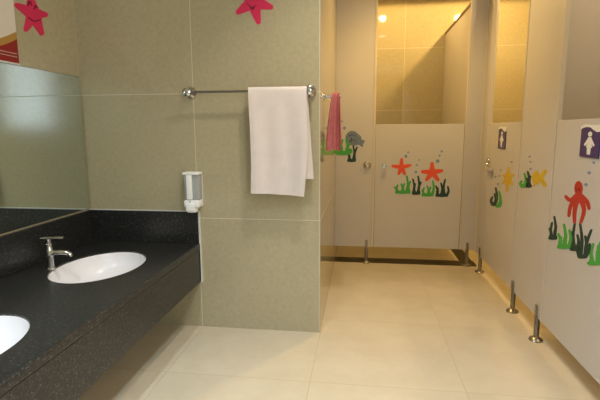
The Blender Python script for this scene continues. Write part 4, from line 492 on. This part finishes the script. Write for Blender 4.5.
sl = MB().box(-1.823, XK+0.004, 2.796, 2.8055, 0.7972, 0.803).box(XK-0.0038, XK+0.006, 2.794, 2.8055, 0.5845, 0.803).box(XK+0.0005, XK+0.007, 2.794, 2.8055, 0.318, 0.5845)
sl.build('sealant', M_['sealant'], vc)['label'] = 'white sealant line'
BLAB = ['white oval basin whose whole rim shows, beside the far tap', 'white oval basin cut by the left edge of the photo, nearest the camera']
for (bx_, by_), lb in zip(BASINS, BLAB):
    t = thing('wash_basin', lb, 'basin', (bx_, by_, 0.40), 'oval basins in the counter')
    a, b_ = 0.2245, 0.2985
    # undermount bowl: inner skin then outer skin
    prof = []
    for k in range(0, 13):
        q = k/12*PI/2
        prof.append((max(math.cos(q), 0)**0.72 if k < 12 else 0.09, 0.574-0.165*math.sin(q)))
    inner = [(r, z) for r, z in prof]
    outer = [(min(1.06, r+0.06), z-0.014) for r, z in reversed(prof)]
    full = [(0.09, 0.409)]+[(r, z) for r, z in reversed(inner[:-1])]+[(1.006, 0.576), (1.012, 0.572), (1.012, 0.560)]+[(min(r+0.035, 1.012), z-0.016) for r, z in inner[1:-1]]+[(0, 0.390)]
    mb = MB().lathe((bx_, by_, 0), (0,0,1), [(0, 0.409)]+full, 56, a, b_)
    mb.build('bowl', M_['ceramic'], t, True)
    dr = MB().lathe((bx_, by_, 0.409), (0,0,1), [(0.017,0.001),(0.026,0.001),(0.028,0.003),(0.024,0.005),(0.017,0.003),(0.012,-0.001),(0,-0.001)], 24).build('drain', M_['chrome'], t, True)
    # small maker's mark low on the far side: two tiny dashes
    lg = MB()
    for j in range(5):
        yy = by_-0.272+0.004*j
        lg.box(bx_-0.118-0.007*j, bx_-0.113-0.007*j, yy, yy+0.004, 0.560, 0.5625)
    lg.build('maker_mark', M_['grey'], t)
# tap
tx, ty = -1.660, 2.165
tp = thing('tap', 'chrome basin tap with a flat lever on the black counter', 'tap', (tx, ty, ZK))
z = ZK+0.0003
mb = MB().lathe((tx, ty, z), (0,0,1), [(0,0),(0.026,0),(0.026,0.004),(0.021,0.010),(0.0165,0.014),(0.0165,0.070),(0.021,0.076),(0.021,0.112),(0.017,0.120),(0.017,0.140),(0.012,0.146),(0,0.148)], 24)
mb.build('body', M_['chrome'], tp, True)
s = MB().tube([(tx, ty, z+0.086), (tx+0.03, ty+0.008, z+0.092), (tx+0.06, ty+0.018, z+0.091), (tx+0.085, ty+0.026, z+0.087), (tx+0.096, ty+0.030, z+0.079), (tx+0.099, ty+0.031, z+0.066)], [0.017, 0.014, 0.0125, 0.013, 0.013, 0.0135], 16)
s.build('spout', M_['chrome'], tp, True)
lv = MB().box(-0.040, 0.078, -0.014, 0.014, 0, 0.010, 0.004, 2)
bmesh.ops.rotate(lv.bm, cent=(0,0,0), matrix=Matrix.Rotation(0.26, 3, 'Z'), verts=lv.bm.verts)
bmesh.ops.translate(lv.bm, vec=(tx, ty, z+0.168), verts=lv.bm.verts)
lv.cyl((tx, ty, z+0.140), (tx, ty, z+0.170), 0.013)
lv.build('lever', M_['chrome'], tp, True)

# ---------------------------------------------------------------- mirror
mi = thing('mirror', 'long frameless wall mirror above the black counter', 'mirror', (-1.82, 0.8, 0.81))
MB().box(-1.8235, -1.8195, -1.2, 2.798, 0.806, 1.671).build('backing', M_['mirror_edge'], mi)
MB().box(-1.8193, -1.8180, -1.198, 2.795, 0.808, 1.669).build('glass', M_['mirror'], mi)

# ---------------------------------------------------------------- poster on the left wall
po = thing('poster', 'red and white printed poster above the mirror, cut by the left edge', 'poster', (-1.824, 2.03, 1.68))
MB().box(-1.8235, -1.8195, 1.78, 2.277, 1.680, 2.36).build('sheet', M_['poster_white'], po)
def arc(base, k, y0=1.781, y1=2.276, n=14):
    # boundary height across the sheet: rises towards its right edge
    return [(y0+(y1-y0)*i/n, base-k*math.sin(PI*(2.277-(y0+(y1-y0)*i/n))/0.497)) for i in range(n+1)]
up = arc(1.845, 0.08); dn = arc(1.808, 0.08)
MB().poly('left', [(1.781, 1.682)]+[(y, zz) for y, zz in dn]+[(2.276, 1.682)], 0.0046, 0.0052).build('red_field', M_['poster_red'], po)
MB().poly('left', dn+up[::-1], 0.0046, 0.0054).build('gold_band', M_['poster_gold'], po)
tl = MB()
for row, (zz, n) in enumerate([(1.728, 22), (1.712, 22)]):
    for i in range(n):
        y = 2.262-0.0125*i
        tl.poly('left', [(y-0.009, zz), (y, zz), (y, zz+0.003), (y-0.009, zz+0.003)], 0.0053, 0.0058)
tl.build('small_print', M_['poster_white'], po)
pm = MB()
pm.poly('left', [(2.165,1.985),(2.172,1.995),(2.168,2.004),(2.160,1.998)], 0.0046, 0.0052)
pm.build('print_mark', M_['black'], po)
MB().box(-1.8235, -1.8165, 1.778, 2.279, 1.6725, 1.6795).build('bottom_rail', M_['white'], po)

# ---------------------------------------------------------------- pink starfish on the walls
s = decal('starfish_sticker', ['pinkL'], M_['pink'], None); tag(s, 'pink smiling starfish sticker on the wall beside the poster', 'sticker', 'pink starfish stickers')
decal('drawn_face', ['pinkLd'], M_['pinkline'], s, lo=0.003, th=0.001)
s = decal('starfish_sticker', ['pinkW'], M_['pink'], None); tag(s, 'pink starfish sticker on the tiled wall above the towel rail', 'sticker', 'pink starfish stickers')
decal('drawn_face', ['pinkWd'], M_['pinkline'], s, lo=0.003, th=0.001)

# ---------------------------------------------------------------- towel rail and towel
YB = 2.736; ZB = 1.556
tr = thing('towel_rail', 'chrome towel rail with two round mounts on the tiled wall', 'towel rail', (-0.69, 2.77, ZB))
MB().cyl((-1.06, YB, ZB), (-0.325, YB, ZB), 0.0075, 16).build('bar', M_['steel'], tr, True)
for x in (-1.072, -0.313):
    mm = MB().lathe((x, 2.8055, ZB), (0,-1,0), [(0,0),(0.036,0),(0.039,0.004),(0.036,0.012),(0.024,0.022),(0.017,0.034),(0.019,0.052),(0.026,0.064),(0.026,0.080),(0.014,0.088),(0,0.089)], 28)
    mm.build('mount', M_['chrome'], tr, True)
def cloth(nx, path, x0f, x1f, wav, th):
    """path: list of (y, z) centreline; x0f/x1f give the edges; returns a thick draped sheet"""
    mb = MB(); bm = mb.bm; rows = []
    n = len(path)
    nor = []
    for i in range(n):
        a = Vector(path[max(i-1,0)]); b = Vector(path[min(i+1,n-1)]); d = (b-a).normalized(); nor.append((-d.y, d.x))
    for side in (1, -1):
        R = []
        for i, (y, z) in enumerate(path):
            row = []
            for j in range(nx+1):
                t = j/nx; x = x0f(i/(n-1))*(1-t)+x1f(i/(n-1))*t
                dy, dz = wav(t, i/(n-1))
                row.append(bm.verts.new((x, y+dy+nor[i][0]*th/2*side, z+dz+nor[i][1]*th/2*side)))
            R.append(row)
        rows.append(R)
    A, B = rows
    for i in range(n-1):
        for j in range(nx):
            bm.faces.new((A[i][j], A[i][j+1], A[i+1][j+1], A[i+1][j])); bm.faces.new((B[i][j], B[i+1][j], B[i+1][j+1], B[i][j+1]))
    for i in range(n-1):
        bm.faces.new((A[i][0], A[i+1][0], B[i+1][0], B[i][0])); bm.faces.new((A[i][nx], B[i][nx], B[i+1][nx], A[i+1][nx]))
    for j in range(nx):
        bm.faces.new((A[0][j], B[0][j], B[0][j+1], A[0][j+1])); bm.faces.new((A[-1][j], A[-1][j+1], B[-1][j+1], B[-1][j]))
    return mb
front = [(YB-0.0175, 0.935+0.62*k/24) for k in range(25)]
top = [(YB-0.0175*math.cos(a*PI/8), ZB+0.0175*math.sin(a*PI/8)) for a in range(1, 8)]
back = [(YB+0.0175, 1.555-0.53*k/24) for k in range(25)]
path = front+top+back
wt = cloth(26, path, lambda s: -0.676+0.006*math.sin(s*9), lambda s: -0.322+(0.034*max(0, (s-0.62)/0.38) if s > 0.5 else 0.004*math.sin(s*11)-0.022*max(0, 1-s/0.2)),
    lambda t, s: (((-0.005*math.sin(t*7+1)-0.004*math.sin(t*15+2*s)) if s < 0.42 else 0.004*math.sin(t*6))*min(1, abs(s-0.5)*4), (-0.022*(t**2)*(1-t*0.35) if s < 0.05 else -0.022*(t**2)*(1-t*0.35)*max(0, 1-s*3)) if s < 0.5 else 0.0), 0.012)
to = wt.build('towel', M_['towel'], None, True)
tag(to, 'white towel folded over the chrome rail on the tiled wall', 'towel')

# ---------------------------------------------------------------- soap dispenser
sd = thing('soap_dispenser', 'white plastic wall soap dispenser above the end of the counter', 'soap dispenser', (-1.065, 2.77, 0.803))
x0, x1 = -1.118, -1.012; xm = (x0+x1)/2
MB().box(x0+0.006, x1-0.006, 2.790, 2.805, 0.835, 1.055, 0.003, 2).build('back_plate', M_['plastic'], sd)
MB().box(x0+0.004, x1-0.004, 2.728, 2.7895, 0.885, 1.046, 0.006, 2).build('reservoir', M_['smoke'], sd, True)['label'] = 'smoky translucent reservoir'
MB().box(x0-0.002, x1+0.002, 2.716, 2.7895, 1.0465, 1.063, 0.005, 3).build('cap', M_['plastic'], sd, True)
MB().box(xm-0.030, xm+0.006, 2.716, 2.7275, 0.89, 1.046, 0.003, 2).build('front_strip', M_['plastic'], sd, True)
b = MB()
b.box(x0+0.002, x1-0.002, 2.712, 2.7895, 0.838, 0.8845, 0.010, 3)
b.lathe((xm-0.006, 2.735, 0.806), (0,0,1), [(0,0),(0.030,0),(0.036,0.008),(0.040,0.032),(0,0.033)], 24, 1.0, 0.7)
b.build('base', M_['plastic'], sd, True)
MB().box(xm-0.034, xm+0.022, 2.700, 2.7118, 0.815, 0.868, 0.005, 3).build('push_button', M_['plastic'], sd, True)
MB().cyl((xm-0.008, 2.7115, 0.877), (xm-0.008, 2.7105, 0.877), 0.004, 12).build('indicator', M_['black'], sd)

# ---------------------------------------------------------------- hook and red towel on the side face of the wall
hy, hz = 3.05, 1.540
hk = thing('towel_hook', 'short chrome towel arm on the narrow side of the tiled wall', 'towel hook', (-0.25, hy, hz))
MB().lathe((-0.2515, hy, hz), (1,0,0), [(0,0),(0.024,0),(0.024,0.006),(0.016,0.010),(0,0.010)], 24).build('mount', M_['chrome'], hk, True)
MB().cyl((-0.242, hy, hz), (-0.138, hy, hz), 0.0105, 16, 0.002).build('arm', M_['chrome'], hk, True)
N = 30
f1 = [(hy-0.0185, 1.19+0.35*k/N) for k in range(N)]
t1 = [(hy-0.0185*math.cos(a*PI/8), hz+0.0185*math.sin(a*PI/8)) for a in range(0, 9)]
b1 = [(hy+0.0185, 1.538-0.33*k/N) for k in range(N)]
rt = cloth(28, f1+t1+b1, lambda s: -0.187-0.045*min(1, abs(s-0.5)*2.4)**0.7, lambda s: -0.148+0.012*min(1, abs(s-0.5)*2.4),
    lambda t, s: (-(0.012*math.sin(t*4*PI+0.6)+0.012*math.sin(t*2*PI))*min(1, abs(s-0.5)*5)*(1 if s < 0.5 else -1) - (0.014*min(1, abs(s-0.5)*5) if s < 0.5 else -0.014*min(1, abs(s-0.5)*5)), -0.006*math.sin(t*9) if s < 0.1 else 0), 0.010)
tag(rt.build('towel', M_['red_towel'], None, True), 'small red towel hanging from the chrome arm', 'towel')
